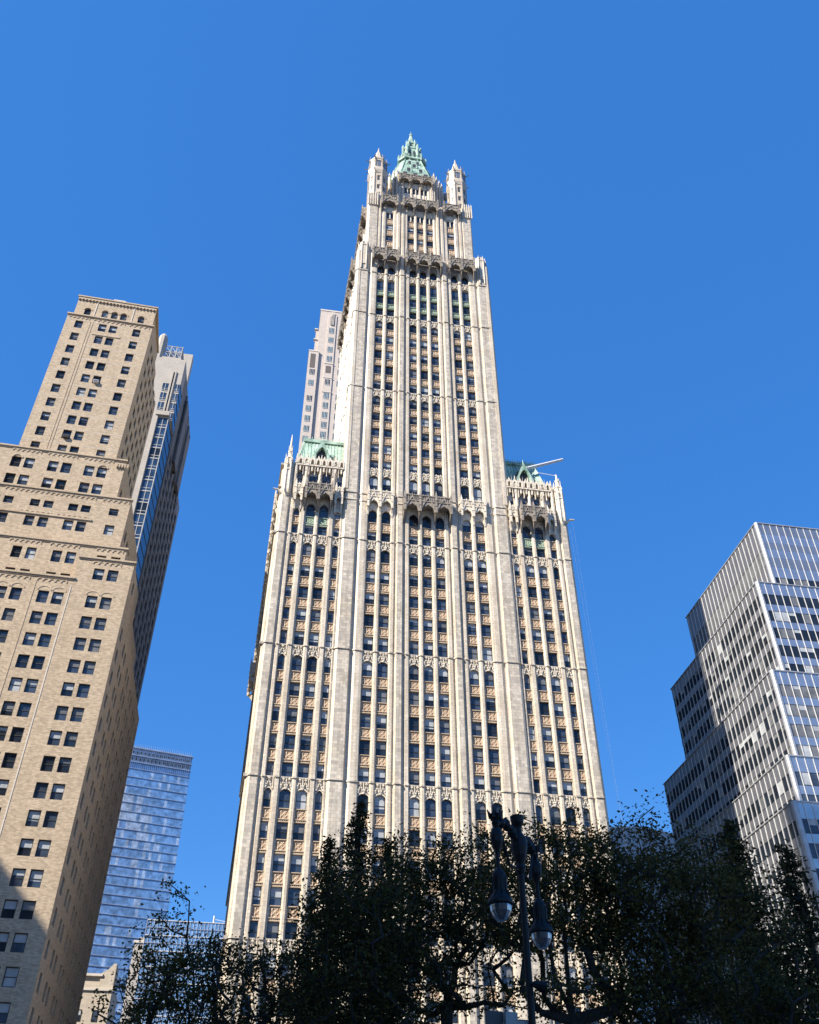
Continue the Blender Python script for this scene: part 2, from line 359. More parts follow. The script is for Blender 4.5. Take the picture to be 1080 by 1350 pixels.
def spandrel(fr, uc, wd, z0, z1, green=False):
    m = MB(); a = wd/2
    m.box(fr, uc-a, uc+a, z0+.3, z1-.1, -.62, -.26, 0, loc=True)
    m.box(fr, uc-a, uc+a, z1-.1, z1, -.62, -.14, 1); m.box(fr, uc-a, uc+a, z0, z0+.14, -.62, -.16, 1)
    for sg in (-1, 1): m.box(fr, uc+sg*(a-.05)-.05, uc+sg*(a-.05)+.05, z0+.3, z1-.1, -.62, -.2, 1)
    m.box(fr, uc-a, uc+a, z0+.3, z0+.4, -.62, -.12, 1)
    nd = max(4, int(wd/.2))
    for k in range(nd):
        x = uc-a+wd*(k+.5)/nd; m.box(fr, x-.05, x+.05, z0+.14, z0+.3, -.62, -.18, 1)
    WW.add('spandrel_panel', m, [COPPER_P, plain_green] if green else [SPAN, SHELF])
plain_green = plain('pale_copper', (.34, .42, .32), .6, .3, 2.)
def group5(fr, bays, zt, P, n=5):
    s = 1.72+((P-5.6-3*1.72)/4 if n == 5 else 2.05)
    for uc, wd in bays:
        tracery(fr, uc, wd, zt, n=1 if wd < 1 else 2)
        z = zt-1.72; hb = 2.2
        for k in range(n):
            window(WW, fr, uc, wd, z-hb-.35, z+(.3 if k == 0 else .12))
            zb = z-hb
            if k < n-1:
                spandrel(fr, uc, wd, zb-1.72, zb); z = zb-1.72; hb = s-1.72
def belt(polys, z, frs, e=.13):
    for fr, ps in zip(frs, polys):
        m = MB()
        for p in ps: m.plan(fr, beltpoly(p, e), z-.13, z+.12, 0)
        us = [u for p in ps for u, _ in p]; m.box(fr, min(us), max(us), z-.1, z+.08, -.62, -.05)
        WW.add('belt_course', m, [GREY])
def canopy(fr, u0, u1, zb, zt, wo, n, m=None, lite=False):
    c = MB(); h = zt-zb; s = (u1-u0)/n; za = zb+h*.45
    out = [(u0, zt), (u0, zb)]
    for k in range(n):
        a = u0+s*k
        for t, zz in ((.12, 0), (.15, .17), (.24, .30), (.38, .36), (.5, .45), (.62, .36), (.76, .30), (.85, .17), (.88, 0)): out.append((a+s*t, zb+h*zz))
        out.append((a+s, zb)) if k < n-1 else None
    out += [(u1, zb), (u1, zt)]
    c.prism(fr, out, wo-.28, wo)
    for u in (u0, u1-.28):
        c.wprism(fr, [(0, zb-.5), (0, zt), (wo-.28, zt), (wo-.28, zb), (wo*.62, zb+h*.34), (wo*.3, zb+h*.12)], u, u+.28)
    c.box(fr, u0+.28, u1-.28, za, zt-.25, 0, wo-.28)
    for k in range(n+1):
        x = u0+s*k; x = min(max(x, u0+.13), u1-.13)
        c.wprism(fr, [(-.05, zb-1.5), (.16, zb-1.5), (wo*.45, zb-.75), (wo*.8, zb-.25), (wo, zb-.12), (wo, zb+.3), (-.05, zb+.3)], x-.13, x+.13)
        c.plan(fr, [(x-.17, wo-.1), (x-.17, wo+.16), (x+.17, wo+.16), (x+.17, wo-.1)], zb-.1, zt+.15)
        c.plan(fr, [(x-.16, wo-.1), (x-.16, wo+.15), (x+.16, wo+.15), (x+.16, wo-.1)], zt+.15, zt+1.15, top=[(x-.02, wo+.01), (x-.02, wo+.04), (x+.02, wo+.04), (x+.02, wo+.01)])
        for zz in (zb+h*.35, zb+h*.75): c.box(fr, x-.22, x+.22, zz, zz+.12, wo-.1, wo+.21)
    for k in range(n):                                       # gables, tracery fins, cresting
        a = u0+s*k; mid = a+s/2
        for sg in (-1, 1):
            c.prism(fr, [(mid+sg*s*.42, zb+h*.16), (mid+sg*s*.38, zb+h*.36), (mid+sg*s*.16, zb+h*.66), (mid, zb+h*.98), (mid, zb+h*.82), (mid+sg*s*.2, zb+h*.55), (mid+sg*s*.34, zb+h*.28)][::sg], wo, wo+.13)
        for t in (.14, .26, .38, .62, .74, .86): c.box(fr, a+s*t-.035, a+s*t+.035, zb+h*.62, zt-.12, wo, wo+.09)
        for t in (.2, .35, .5, .65, .8): c.box(fr, a+s*t-.07, a+s*t+.07, zt, zt+(.42 if t == .5 else .24), wo-.22, wo-.02)
        c.box(fr, a+.17, a+s-.17, zt-.16, zt, wo, wo+.14); c.box(fr, a+.17, a+s-.17, zb+h*.60, zb+h*.65, wo, wo+.1)
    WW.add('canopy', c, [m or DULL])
def pinnacle(fr, u, wv, z0, z1, r, tip, mats=None):
    m = MB(); P = fr.p(u, 0, wv)
    m.lathe((P[0], P[1], 0), [(r*.3, z0-1.4), (r*.8, z0-.7), (r, z0), (r, z1-.25), (r*1.22, z1-.2), (r*1.22, z1), (r*.9, z1+.05), (r*.45, z1+(tip-z1)*.5), (r*.55, z1+(tip-z1)*.55), (.04, tip)], 8, 0, math.pi/8)
    for k in range(4):
        a = math.pi/4+math.pi/2*k; m.tube([(P[0]+math.cos(a)*r*.9, P[1]+math.sin(a)*r*.9, z1-.1), (P[0]+math.cos(a)*r*1.25, P[1]+math.sin(a)*r*1.25, z1+.5*(tip-z1)*.6)], [.09, .02], 4)
    WW.add('pinnacle', m, [mats or CREAM])

def tower_face(fr, uc, zlo, front=True):
    polys = [mir(PIER_CORNER, s, uc) for s in (-1, 1)]+[mir(PIER_INNER, s, uc) for s in (-1, 1)]
    muls = [MULL(uc+s*1.04, .35) for s in (-1, 1)]+[MULL(uc+s*7.565, .365) for s in (-1, 1)]
    bc = [(uc+u, wd) for u, wd in CB]; bl = [(uc+s*u, wd) for s in (-1, 1) for u, wd in LB]; allb = bc+bl
    for p in polys: pier(fr, p, zlo, 161.5)
    for p in muls: pier(fr, p, zlo, 158.3, 'mullion', False)
    # below the first tall group: arches over the canopies
    for b in allb:
        u, wd = b
        window(WW, fr, u, wd, 96.8, 100.5); tracery(fr, u, wd, 102.35, 1.95, .5)
    group5(fr, allb, 121.1, 18.9); group5(fr, allb, 141.8, 20.7)
    for u, wd in allb:                                       # three tall storeys with green panels
        for a, bz in ((141.9, 144.6), (145.3, 148.5), (149.2, 152.9)): window(WW, fr, u, wd, a, bz, blind=0, wg=-.5)
        spandrel(fr, u, wd, 144.2, 145.6, True); spandrel(fr, u, wd, 148.2, 149.6, True)
        tracery(fr, u, wd, 155.1, 2.0, .5)
        window(WW, fr, u, wd, 155.2, 158.4, blind=0, glassm=1, wg=-.5)
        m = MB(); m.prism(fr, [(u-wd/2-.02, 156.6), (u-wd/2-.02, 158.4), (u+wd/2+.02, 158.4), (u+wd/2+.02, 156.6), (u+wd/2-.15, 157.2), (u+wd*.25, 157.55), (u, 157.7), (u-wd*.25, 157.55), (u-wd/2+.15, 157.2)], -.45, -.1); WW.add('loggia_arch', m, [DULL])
    zz = [121.1, 141.8, 154.9]+([96.4] if front else [96.4])
    for z in zz: belt([polys+muls], z, [fr])
    belt([polys], 94.9, [fr], .1)
    wo = 1.35
    wo = 1.35 if front else 1.0; canopy(fr, uc-3.75, uc+3.75, 158.0, 161.7, wo, 3); 
    for s in (-1, 1): canopy(fr, min(uc+s*5.2, uc+s*10.6), max(uc+s*5.2, uc+s*10.6), 158.0, 161.7, wo, 2)
tower_face(F, 0, 0); tower_face(SOUTH, SC_, 97, False)
for s in (-1, 1):
    pier(NORTH, mir(PIER_CORNER, s, 13), 97, 161.5); pier(NORTH, mir(PIER_INNER, s, 13), 97, 161.5)
# corner buttresses ending above the canopies
for (x, y) in ((-12.2, .75), (12.2, .75), (-12.9, 25), (12.9, 25)):
    m = MB(); m.lathe((x, y, 0), [(1.28, 157), (1.28, 163.2), (1.38, 163.3), (1.38, 163.6), (1.1, 163.7), (.95, 165.0), (.5, 165.6)], 8, 0, math.pi/8)
    for k in range(8):
        a = math.pi/8+k*math.pi/4; m.tube([(x+1.3*math.cos(a), y+1.3*math.sin(a), 155.5), (x+1.3*math.cos(a), y+1.3*math.sin(a), 164.3), (x+1.1*math.cos(a), y+1.1*math.sin(a), 165.4)], [.13, .13, .03], 4)
    WW.add('corner_buttress', m, [CREAM])

# front of the lower block
wing_polys = [mir(WING_CORNER, s, 0) for s in (-1, 1)]+[mir(WING_SUB, s, 0) for s in (-1, 1)]
wing_mul = [WMULL(s*15.1, .51) for s in (-1, 1)]+[MULL(s*17.325, .335) for s in (-1, 1)]+[WMULL(s*19.55, .51) for s in (-1, 1)]
for p in wing_polys: pier(F, p, 0, 101.5)
for p in wing_mul: pier(F, p, 0, 100.5, 'mullion', False)
tp = [mir(PIER_CORNER, s, 0) for s in (-1, 1)]+[mir(PIER_INNER, s, 0) for s in (-1, 1)]
tm = [MULL(s*1.04, .35) for s in (-1, 1)]+[MULL(s*7.565, .365) for s in (-1, 1)]
WBB = [(s*u, wd) for s in (-1, 1) for u, wd in WB]
TB = CB+[(s*u, wd) for s in (-1, 1) for u, wd in LB]
for zt in (29.6, 48.6, 67.7, 87.2):
    group5(F, WBB+TB, zt, 19.1)
    belt([wing_polys+wing_mul+tp+tm], zt, [F])
group5(F, WBB+TB, 10.5, 9.6, 2); belt([wing_polys+wing_mul+tp+tm], 10.5, [F])
for u, wd in TB:                                             # two storeys under the mid canopies, tower part
    window(WW, F, u, wd, 87.2, 89.6); spandrel(F, u, wd, 89.1, 90.9); window(WW, F, u, wd, 90.9, 93.7)
    m = MB(); m.prism(F, [(u-wd/2-.03, 92.7), (u-wd/2-.03, 97.3), (u+wd/2+.03, 97.3), (u+wd/2+.03, 92.7), (u+wd*.32, 93.25), (u, 93.5), (u-wd*.32, 93.25)], -.62, -.12); WW.add('arch_panel', m, [ORN])
canopy(F, -3.85, 3.85, 92.9, 96.1, 1.5, 3)
for s in (-1, 1): canopy(F, min(s*5.5, s*9.6), max(s*5.5, s*9.6), 93.7, 96.9, .55, 2, ORN)
for u, wd in WBB:
    big = wd > 1
    window(WW, F, u, wd, 87.2, 89.6); spandrel(F, u, wd, 89.1, 90.8, big)
    window(WW, F, u, wd, 90.8, 93.9 if big else 92.6, blind=0 if big else None)
    zt = 93.1 if big else 91.9
    m = MB(); m.prism(F, [(u-wd/2-.03, zt-.4), (u-wd/2-.03, 97.3), (u+wd/2+.03, 97.3), (u+wd/2+.03, zt-.4), (u+wd*.32, zt+.2), (u, zt+.45), (u-wd*.32, zt+.2)], -.62, -.12); WW.add('arch_panel', m, [ORN])
    window(WW, F, u, wd, 96.8, 100.2, glassm=3); tracery(F, u, wd, 102.9, 2.9, .6, n=2 if big else 1)
for s in (-1, 1):
    a, b_ = sorted((s*15.2, s*19.5)); canopy(F, a, b_, 93.2, 96.3, 1.5, 2)
    for c in (14.15, 20.5): a, b_ = sorted((s*(c-.62), s*(c+.62))); canopy(F, a, b_, 93.4, 96.6, .6, 1, ORN)
    # crown: open parapet with small gables
    for k in range(8):
        u = s*(14.0+k*.95); m = MB()
        m.prism(F, [(u-.45, 101.3), (u-.45, 102.5), (u-.2, 102.7), (u, 103.3), (u+.2, 102.7), (u+.45, 102.5), (u+.45, 101.3), (u+.25, 101.3), (u+.2, 102.1), (u, 102.4), (u-.2, 102.1), (u-.25, 101.3)], -.3, .35)
        m.box(F, u-.42, u+.42, 100.9, 101.15, -.3, .4); m.box(F, u-.12, u+.12, 99.9, 101, -.3, .3); m.plan(F, [(u-.5, .05), (u-.5, .36), (u-.4, .36), (u-.4, .05)], 99.0, 103.7, top=[(u-.46, .18), (u-.46, .2), (u-.44, .2), (u-.44, .18)])
        WW.add('parapet', m, [ORN])
    for wv, u, z1, tp_, r in ((.1, 22.45, 103.6, 107.6 if s < 0 else 105.2, .62), (.1, 21.25, 101.5, 103.6, .3), (.05, 19.55, 101.8, 103.9, .26), (.05, 17.3, 101.8, 103.8, .2), (.05, 15.1, 101.8, 103.9, .26), (-2.2, 22.6, 102, 105.0, .4)):
        if r > .6:
            pinnacle(F, s*u, wv, 95.5, 99.6, .6, 101.2, ORN); pinnacle(F, s*u, wv, 98, 102.2, .48, 103.4, ORN); pinnacle(F, s*u, wv, 101, z1, .34, tp_, ORN)
            for a in range(6): pinnacle(F, s*u+.62*math.cos(a*math.pi/3), wv+.62*math.sin(a*math.pi/3), 96, 100.6+.8*(a % 2), .15, 102.2+1.1*(a % 2), ORN)
        else: pinnacle(F, s*u, wv, 95.5, z1, r, tp_)
    m = MB()                                                  # gargoyles
    for (du, z, L) in ((23.2, 95.4, 1.3),): m.tube([(s*du, .1, z-.5), (s*(du+.5), -.1, z), (s*(du+L), -.2, z+.05)], [.25, .18, .12], 6)
    WW.add('gargoyle', m, [ORN])
    # copper mansard
    r = MB(); x0, x1 = (13.3, 21.7)
    q = lambda x, y, z: (s*x, y, z)
    def qd(*p): r.face([q(*a) for a in p], [(a[0], a[2]) for a in p], 0)
    qd((x0, 1.2, 101.5), (x1, 1.2, 101.5), (x1-1.3, 4.4, 110.6), (x0, 4.4, 110.6)); qd((x1, 1.2, 101.5), (x1+.8, 30, 101.5), (x1-.6, 30, 110.6), (x1-1.3, 4.4, 110.6))
    qd((x0, 4.4, 110.6), (x1-1.3, 4.4, 110.6), (x1-.6, 30, 110.6), (x0+.4, 30, 110.6)); qd((x0, 30, 101.5), (x1+.8, 30, 101.5), (x1-.6, 30, 110.6), (x0, 30, 110.6))
    for k in range(15):
        x = x0+.25+k*.56; xt = min(x, x1-1.35); r.tube([q(x, 1.15, 101.5), q(xt, 4.35, 110.6)], .06, 4)
    for k in range(24):
        y = 1.8+k*1.1; r.tube([q(x1+.03*k, y, 101.6), q(x1-1.3+.025*k, max(y, 4.4), 110.6)], .06, 4)
    r.box(Fr((s*x0, 4.35), (s*(x1-1.2), 4.35)) if s > 0 else Fr((-(x1-1.2), 4.35), (-x0, 4.35)), 0, x1-1.2-x0, 110.4, 110.95, -.5, .3, 0)
    cr = MB(); frc = Fr((min(s*x0, s*(x1-1.2)), 4.3), (max(s*x0, s*(x1-1.2)), 4.3))
    for k in range(17): cr.plan(frc, [(.1+k*.43-.1, 0), (.1+k*.43-.1, .1), (.1+k*.43+.1, .1), (.1+k*.43+.1, 0)], 110.9, 111.6+(.25 if k % 2 else 0), top=[(.1+k*.43-.03, .03), (.1+k*.43-.03, .06), (.1+k*.43+.03, .06), (.1+k*.43+.03, .03)])
    cr.box(frc, 0, x1-1.2-x0, 111.1, 111.2, 0, .08)
    d = MB(); uD = s*17.35                                     # dormer
    fd = Fr((uD-1.6, 1.4), (uD+1.6, 1.4))
    d.prism(fd, [(0, 103.4), (.35, 105.2), (.95, 106.9), (1.6, 108.3), (2.25, 106.9), (2.85, 105.2), (3.2, 103.4), (2.6, 103.4), (2.5, 105.2), (2.05, 106.3), (1.6, 106.8), (1.15, 106.3), (.7, 105.2), (.6, 103.4)], -2.5, .2)
    d.box(fd, .6, 2.6, 103.2, 106.9, -2.6, -.5, 1); d.tube([fd.p(1.6, 108.2, -.1), fd.p(1.6, 109.3, -.1)], [.12, .03], 6)
    WW.add('copper_roof', r, [COPPER], [('cresting', cr, [COPPER]), ('dormer', d, [COPPER, DARKMETAL])])
    if s > 0:
        m = MB()
        for x in (19.0, 20.2, 20.9): m.tube([(x, 5, 110.5), (x, 5, 112.6)], [.1, .02], 5)
        WW.add('finial', m, [COPPER])
# side walls of the lower block
def side(fr, L):
    for k in range(14):
        u = 1.2+k*(L-2.2)/13; h = .9 if k in (0, 13) else .55
        pier(fr, [(u-h, -.5), (u-h, .1), (u-h*.7, .3), (u+h*.7, .3), (u+h, .1), (u+h, -.5)], 0, 100)
    m = MB()
    for z in (29.6, 48.6, 67.7, 87.2, 96.4, 101): m.box(fr, 0, L, z-.2, z+.2, -.5, .55); 
    WW.add('side_belt', m, [GREY])
    for k in range(13):
        u = 1.2+(k+.5)*(L-2.2)/13
        for j in range(25):
            z = 8+j*3.75
            if z > 96: break
            window(WW, fr, u, 2.2, z, z+2.3, wg=-.1, blind=0, fw=.1)
    for k in range(6): canopy(fr, 2+k*8.6, 2+k*8.6+6.6, 94.2, 97.4, .8, 2, ORN)
    canopy(fr, L-52, L-45, 86.5, 90, 1.3, 2, ORN)
side(BASE_S, BASE_S.len)
m = MB()
for k in range(14): m.box(BASE_N, .3+k*4.1, 1.7+k*4.1, 0, 100, -.5, .2)
WW.add('side_pier', m, [CREAM])

# ---- second stage
S2 = Fr((-.2, 1.5), (.8, 1.5)); HS = 11.5
c = MB(); c.plan(S2, [(-11.2, -.5), (11.2, -.5), (11.2, -22.4), (-11.2, -22.4)], 160, 184.2); WW.add('upper_wall', c, [CREAM])
S2S = Fr((-.2-HS-.05, 24.5), (-.2-HS, 1.5))
for fr, c0 in ((S2, 0), (S2S, 11.5)):
    P1 = [(8.7, -.52), (8.7, .15), (9.1, .15), (9.2, -.1), (9.35, -.1), (9.5, .2), (11.25, .2), (11.5, 0), (11.5, -.52)]
    P2 = [(2.8, -.52), (2.8, -.05), (2.95, .1), (3.3, .1), (3.4, -.1), (3.55, .25), (4.0, .3), (4.15, -.1), (4.4, -.1), (4.55, .2), (5.0, .2), (5.15, 0), (5.8, 0), (5.92, -.1), (5.92, -.52)]
    P3 = [(7.48, -.52), (7.48, -.1), (7.7, .08), (8.2, .08), (8.35, -.1), (8.7, -.1), (8.7, -.52)]
    for s in (-1, 1):
        for P in (P1, P2, P3): pier(fr, mir(P, s, c0), 160.5, 184)
        pier(fr, MULL(c0+s*1.04, .33), 160.5, 181.5, 'mullion', False)
    for u, wd in [(c0+x, 1.4) for x in (-2.08, 0, 2.08)]+[(c0-6.7, 1.5), (c0+6.7, 1.5)]:
        for a in (164.8, 168.9, 173.0): window(WW, fr, u, wd, a, a+2.1, wg=-.4); spandrel(fr, u, wd, a+2.0, a+4.1)
        for s in (-1, 1): window(WW, fr, u+s*.36, .5, 177.3, 179.5, wg=-.3, blind=0, glassm=1, rail=False)
        m = MB(); m.box(fr, u-.1, u+.1, 177.1, 179.6, -.5, -.1); m.box(fr, u-wd/2, u+wd/2, 179.4, 181.5, -.5, -.15); m.prism(fr, [(u-wd/2, 179.4), (u-wd/2, 180.2), (u, 180.7), (u+wd/2, 180.2), (u+wd/2, 179.4), (u+.25, 179.9), (u-.25, 179.9)], -.15, 0); WW.add('arch_panel', m, [ORN])
    canopy(fr, c0-4.0, c0+3.9, 180.9, 184.3, 1.2, 3)
    for s in (-1, 1): canopy(fr, min(c0+s*5.1, c0+s*8.8), max(c0+s*5.1, c0+s*8.8), 180.9, 184.3, 1.1, 1)
for x in (-10.6, 10.6):                                        # caps with blind tracery on the corners
    m = MB(); m.plan(S2, [(x-1.1, -1.8), (x-1.1, .32), (x+1.1, .32), (x+1.1, -1.8)], 183.2, 185.4)
    for k in range(5):
        u = x-1+k*.5; m.box(S2, u-.1, u+.1, 181, 185.6, .2, .5); m.plan(S2, [(u-.15, .15), (u-.15, .5), (u+.15, .5), (u+.15, .15)], 185.4, 186.6, top=[(u-.02, .3), (u-.02, .34), (u+.02, .34), (u+.02, .3)])
    WW.add('corner_cap', m, [ORN])
# ---- corner turrets
def turret(x, y):
    m = MB(); r = 2.15
    m.lathe((x, y, 0), [(r, 183), (r, 194.9), (r*1.04, 195), (r*1.14, 196.0), (r*1.14, 197.2), (r*.97, 197.4), (r*.95, 201.0), (r*1.02, 201.2), (r*1.02, 201.7), (r*.72, 201.9), (r*.5, 204.0), (r*.26, 206.6), (.34, 206.9), (.05, 209.2)], 8, 0, math.pi/8)
    for k in range(8):
        a = math.pi/8+k*math.pi/4; ca, sa = math.cos(a), math.sin(a)
        m.tube([(x+r*ca, y+r*sa, 183), (x+r*ca, y+r*sa, 201.6)], .17, 5); m.tube([(x+r*1.0*ca, y+r*1.0*sa, 200.8), (x+r*.96*ca, y+r*.96*sa, 203.4)], [.2, .03], 5)
        m.tube([(x+r*ca, y+r*sa, 200.6), (x+r*1.5*ca, y+r*1.5*sa, 200.9)], [.14, .07], 4); m.tube([(x+r*1.1*ca, y+r*1.1*sa, 195.6), (x+r*1.38*ca, y+r*1.38*sa, 195.9)], [.14, .06], 4)
        a2 = a+math.pi/8; q = r*math.cos(math.pi/8); t = np.array([-math.sin(a2), math.cos(a2)]); o = np.array([x+q*math.cos(a2), y+q*math.sin(a2)])
        fr = Fr(o, o-t) if False else Fr(o-t*.6, o+t*.6)
        for z0, z1 in ((185.2, 186.6), (188.3, 189.8), (191.8, 193.6)): m.box(fr, .35, .85, z0, z1, -.2, .03, 1); m.box(fr, .3, .9, z1-.02, z1+.5, -.1, .14, 0)
        for z0, z1 in ((197.9, 200.2),): m.box(fr, .25, .55, z0, z1, -.2, .03, 2); m.box(fr, .65, .95, z0, z1, -.2, .03, 2); m.box(fr, .2, 1.0, z1, z1+.5, -.1, .12, 0)
    WW.add('turret', m, [CREAM, DARKMETAL, PANEL2])
for sx in (-1, 1):
    for y in (3.5, 22.5): turret(-.45+sx*9.35, y)
# ---- third stage and pyramid roof
XC = -.4; H3, C3 = 7.1, 2.9
def octo(h, c): return [(-h+c, h), (h-c, h), (h, h-c), (h, -h+c), (h-c, -h), (-h+c, -h), (-h, -h+c), (-h, h-c)]
S3 = Fr((XC, 13), (XC+1, 13))
m = MB(); m.plan(S3, octo(H3-.4, C3), 183, 203.5); WW.add('crown_wall', m, [CREAM])
S3F = Fr((XC, 13-H3), (XC+1, 13-H3))
for s in (-1, 1):
    for P in ([(2.8, -.5), (2.8, 0), (3.0, .12), (3.3, .12), (3.45, -.05), (3.6, .2), (4.15, .2), (4.2, -.5)],): pier(S3F, mir(P, s, 0), 183.5, 203)
    pier(S3F, MULL(s*1.0, .28), 183.5, 200.5, 'mullion', False)
    # chamfer faces with two buttresses each
    a, b_ = (XC+s*(H3-C3), 13-H3), (XC+s*H3, 13-H3+C3); fr = Fr(a, b_) if s > 0 else Fr(b_, a)
    for u in (.35, 1.5, 2.7, 3.75):
        pier(fr, [(u-.32, -.5), (u-.32, .1), (u-.15, .3), (u+.15, .3), (u+.32, .1), (u+.32, -.5)], 183.5, 203.5 if u not in (.35, 3.75) else 204.6); pinnacle(fr, u, .05, 202.5, 204.4, .3, 206.3)
    fl = Fr((XC+s*H3, 13-H3+C3), (XC+s*H3, 13+H3-C3)) if s > 0 else Fr((XC-H3, 13+H3-C3), (XC-H3, 13-H3+C3))
    for k in range(5): pier(fl, [(k*2.05-.3, -.5), (k*2.05-.3, .2), (k*2.05+.3, .2), (k*2.05+.3, -.5)], 183.5, 203)
    for k in range(4):
        for z in (188, 192, 196): window(WW, fl, 1.0+k*2.05, 1.2, z, z+2.2, wg=-.35, blind=0)
    canopy(fl, 0, fl.len, 199.8, 202.4, .9, 3)
for u in (-1.95, 0, 1.95):
    for s in (-1, 1):
        window(WW, S3F, u+s*.36, .5, 195.4, 198, wg=-.3, blind=0, glassm=1, rail=False); window(WW, S3F, u+s*.36, .5, 191.0, 193.6, wg=-.3, blind=0, glassm=1, rail=False)
        window(WW, S3F, u+s*.36, .5, 186.5, 189, wg=-.3, blind=0, glassm=1, rail=False)
    m = MB(); m.box(S3F, u-.7, u+.7, 193.4, 195.5, -.5, -.15); m.box(S3F, u-.1, u+.1, 190.8, 198.2, -.5, -.05); m.box(S3F, u-.7, u+.7, 197.9, 200, -.5, -.12); m.box(S3F, u-.7, u+.7, 188.9, 191.1, -.5, -.15)
    WW.add('arch_panel', m, [ORN])
canopy(S3F, -4.1, 4.1, 199.1, 202.0, 1.0, 3)
rf = MB(); rf.plan(S3, octo(6.9, 2.9), 202, 218.2, 0, top=octo(3.0, 1.2))
for k in range(8):
    p, q = octo(6.95, 2.9)[k], octo(3.05, 1.2)[k]; rf.tube([S3.p(p[0], 202, p[1]), S3.p(q[0], 218.3, q[1])], .16, 5)
for k in range(8):                                              # standing seams
    p, q, p2, q2 = octo(6.9, 2.9)[k], octo(3.0, 1.2)[k], octo(6.9, 2.9)[(k+1) % 8], octo(3.0, 1.2)[(k+1) % 8]
    for t in (.2, .4, .6, .8): rf.tube([S3.p(p[0]*(1-t)+p2[0]*t, 202, p[1]*(1-t)+p2[1]*t), S3.p(q[0]*(1-t)+q2[0]*t, 218.2, q[1]*(1-t)+q2[1]*t)], .07, 4)
lan = MB(); lan.plan(S3, octo(3.6, 1.45), 217.9, 218.4); lan.plan(S3, octo(3.1, 1.25), 216.6, 217.9, 1); lan.plan(S3, octo(1.95, .75), 218.3, 226.0); lan.plan(S3, octo(2.1, .85), 225.6, 226.2); lan.plan(S3, octo(1.05, .42), 226.1, 230.0); lan.plan(S3, octo(1.25, .5), 229.7, 230.2); lan.plan(S3, octo(.95, .38), 230.1, 235.4, top=octo(.25, .1)); lan.plan(S3, octo(.4, .16), 235.2, 235.7)
lan.tube([S3.p(0, 235.5, 0), S3.p(0, 237.6, 0)], [.2, .03], 5)
for h, c_, z0, z1, r in ((3.5, 1.4, 217.5, 221.0, .24), (2.3, .95, 218.3, 227.6, .3), (1.3, .5, 226, 231.4, .2)):
    for p in octo(h, c_): lan.tube([S3.p(p[0], z0, p[1]), S3.p(p[0], z1-.9, p[1]), S3.p(p[0], z1, p[1])], [r, r, .03], 5)
for k in range(8):                                              # pierced balcony rail
    p, q = octo(3.5, 1.4)[k], octo(3.5, 1.4)[(k+1) % 8]
    lan.tube([S3.p(p[0], 219.6, p[1]), S3.p(q[0], 219.6, q[1])], .1, 4); lan.tube([S3.p(p[0], 219.0, p[1]), S3.p(q[0], 219.0, q[1])], .08, 4)
    for t in (.25, .5, .75): lan.tube([S3.p(p[0]*(1-t)+q[0]*t, 218.3, p[1]*(1-t)+q[1]*t), S3.p(p[0]*(1-t)+q[0]*t, 220, p[1]*(1-t)+q[1]*t)], .08, 4)
LF = Fr((XC, 13-1.95), (XC+1, 13-1.95))
for u in (-.55, .55): lan.prism(LF, [(u-.32, 220.4), (u-.32, 223.6), (u, 224.8), (u+.32, 223.6), (u+.32, 220.4)], -.2, .05, 1)
lan.prism(Fr((XC, 13-1.05), (XC+1, 13-1.05)), [(-.3, 227), (-.3, 228.6), (0, 229.4), (.3, 228.6), (.3, 227)], -.2, .05, 1)
fl = Fr((XC-1.8, 14), (XC-1.8, 12)); lan.prism(fl, [(.6, 220.4), (.6, 223.6), (1, 224.6), (1.4, 223.6), (1.4, 220.4)], -.1, .05, 1)
dm = []
def dormer(fr, u, z, wv, sc=1.):
    d = MB(); d.prism(fr, [(u-.8*sc, z), (u-.8*sc, z+1.5*sc), (u, z+3.0*sc), (u+.8*sc, z+1.5*sc), (u+.8*sc, z)], wv-1.6*sc, wv); d.box(fr, u-.4*sc, u+.4*sc, z+.2*sc, z+1.7*sc, wv-.1, wv+.03, 1)
    d.tube([fr.p(u, z+2.8*sc, wv-.1), fr.p(u, z+4.0*sc, wv-.1)], [.1, .02], 5); return ('dormer', d, [COPPER, DARKMETAL])
def slope(z): return 6.9-(z-202)/16.2*3.9
for fr0 in (Fr((XC, 13), (XC+1, 13)), Fr((XC, 13), (XC, 12)), Fr((XC, 13), (XC+.7, 13.7)), Fr((XC, 13), (XC+.7, 12.3))):
    f = 1. if fr0.d[0] in (0., 1.) else .93
    for z, us, sc in ((203.4, (-2.5, 0, 2.5), 1.2), (207.4, (-1.5, 1.5), 1.0), (210.8, (0,), 1.0), (213.6, (-1.0, 1.0), .8)):
        for u in (us if f == 1. else us[:1] if len(us) == 1 else (0,)): dm.append(dormer(fr0, u, z, slope(z)*f+.15, sc))
WW.add('spire_roof', rf, [COPPER], [('lantern', lan, [COPPER, DARKMETAL])]+dm)
WW.finish()
ROPE = plain('rope_fibre', (.3, .3, .3), .95, .1, 2., spec=.05)
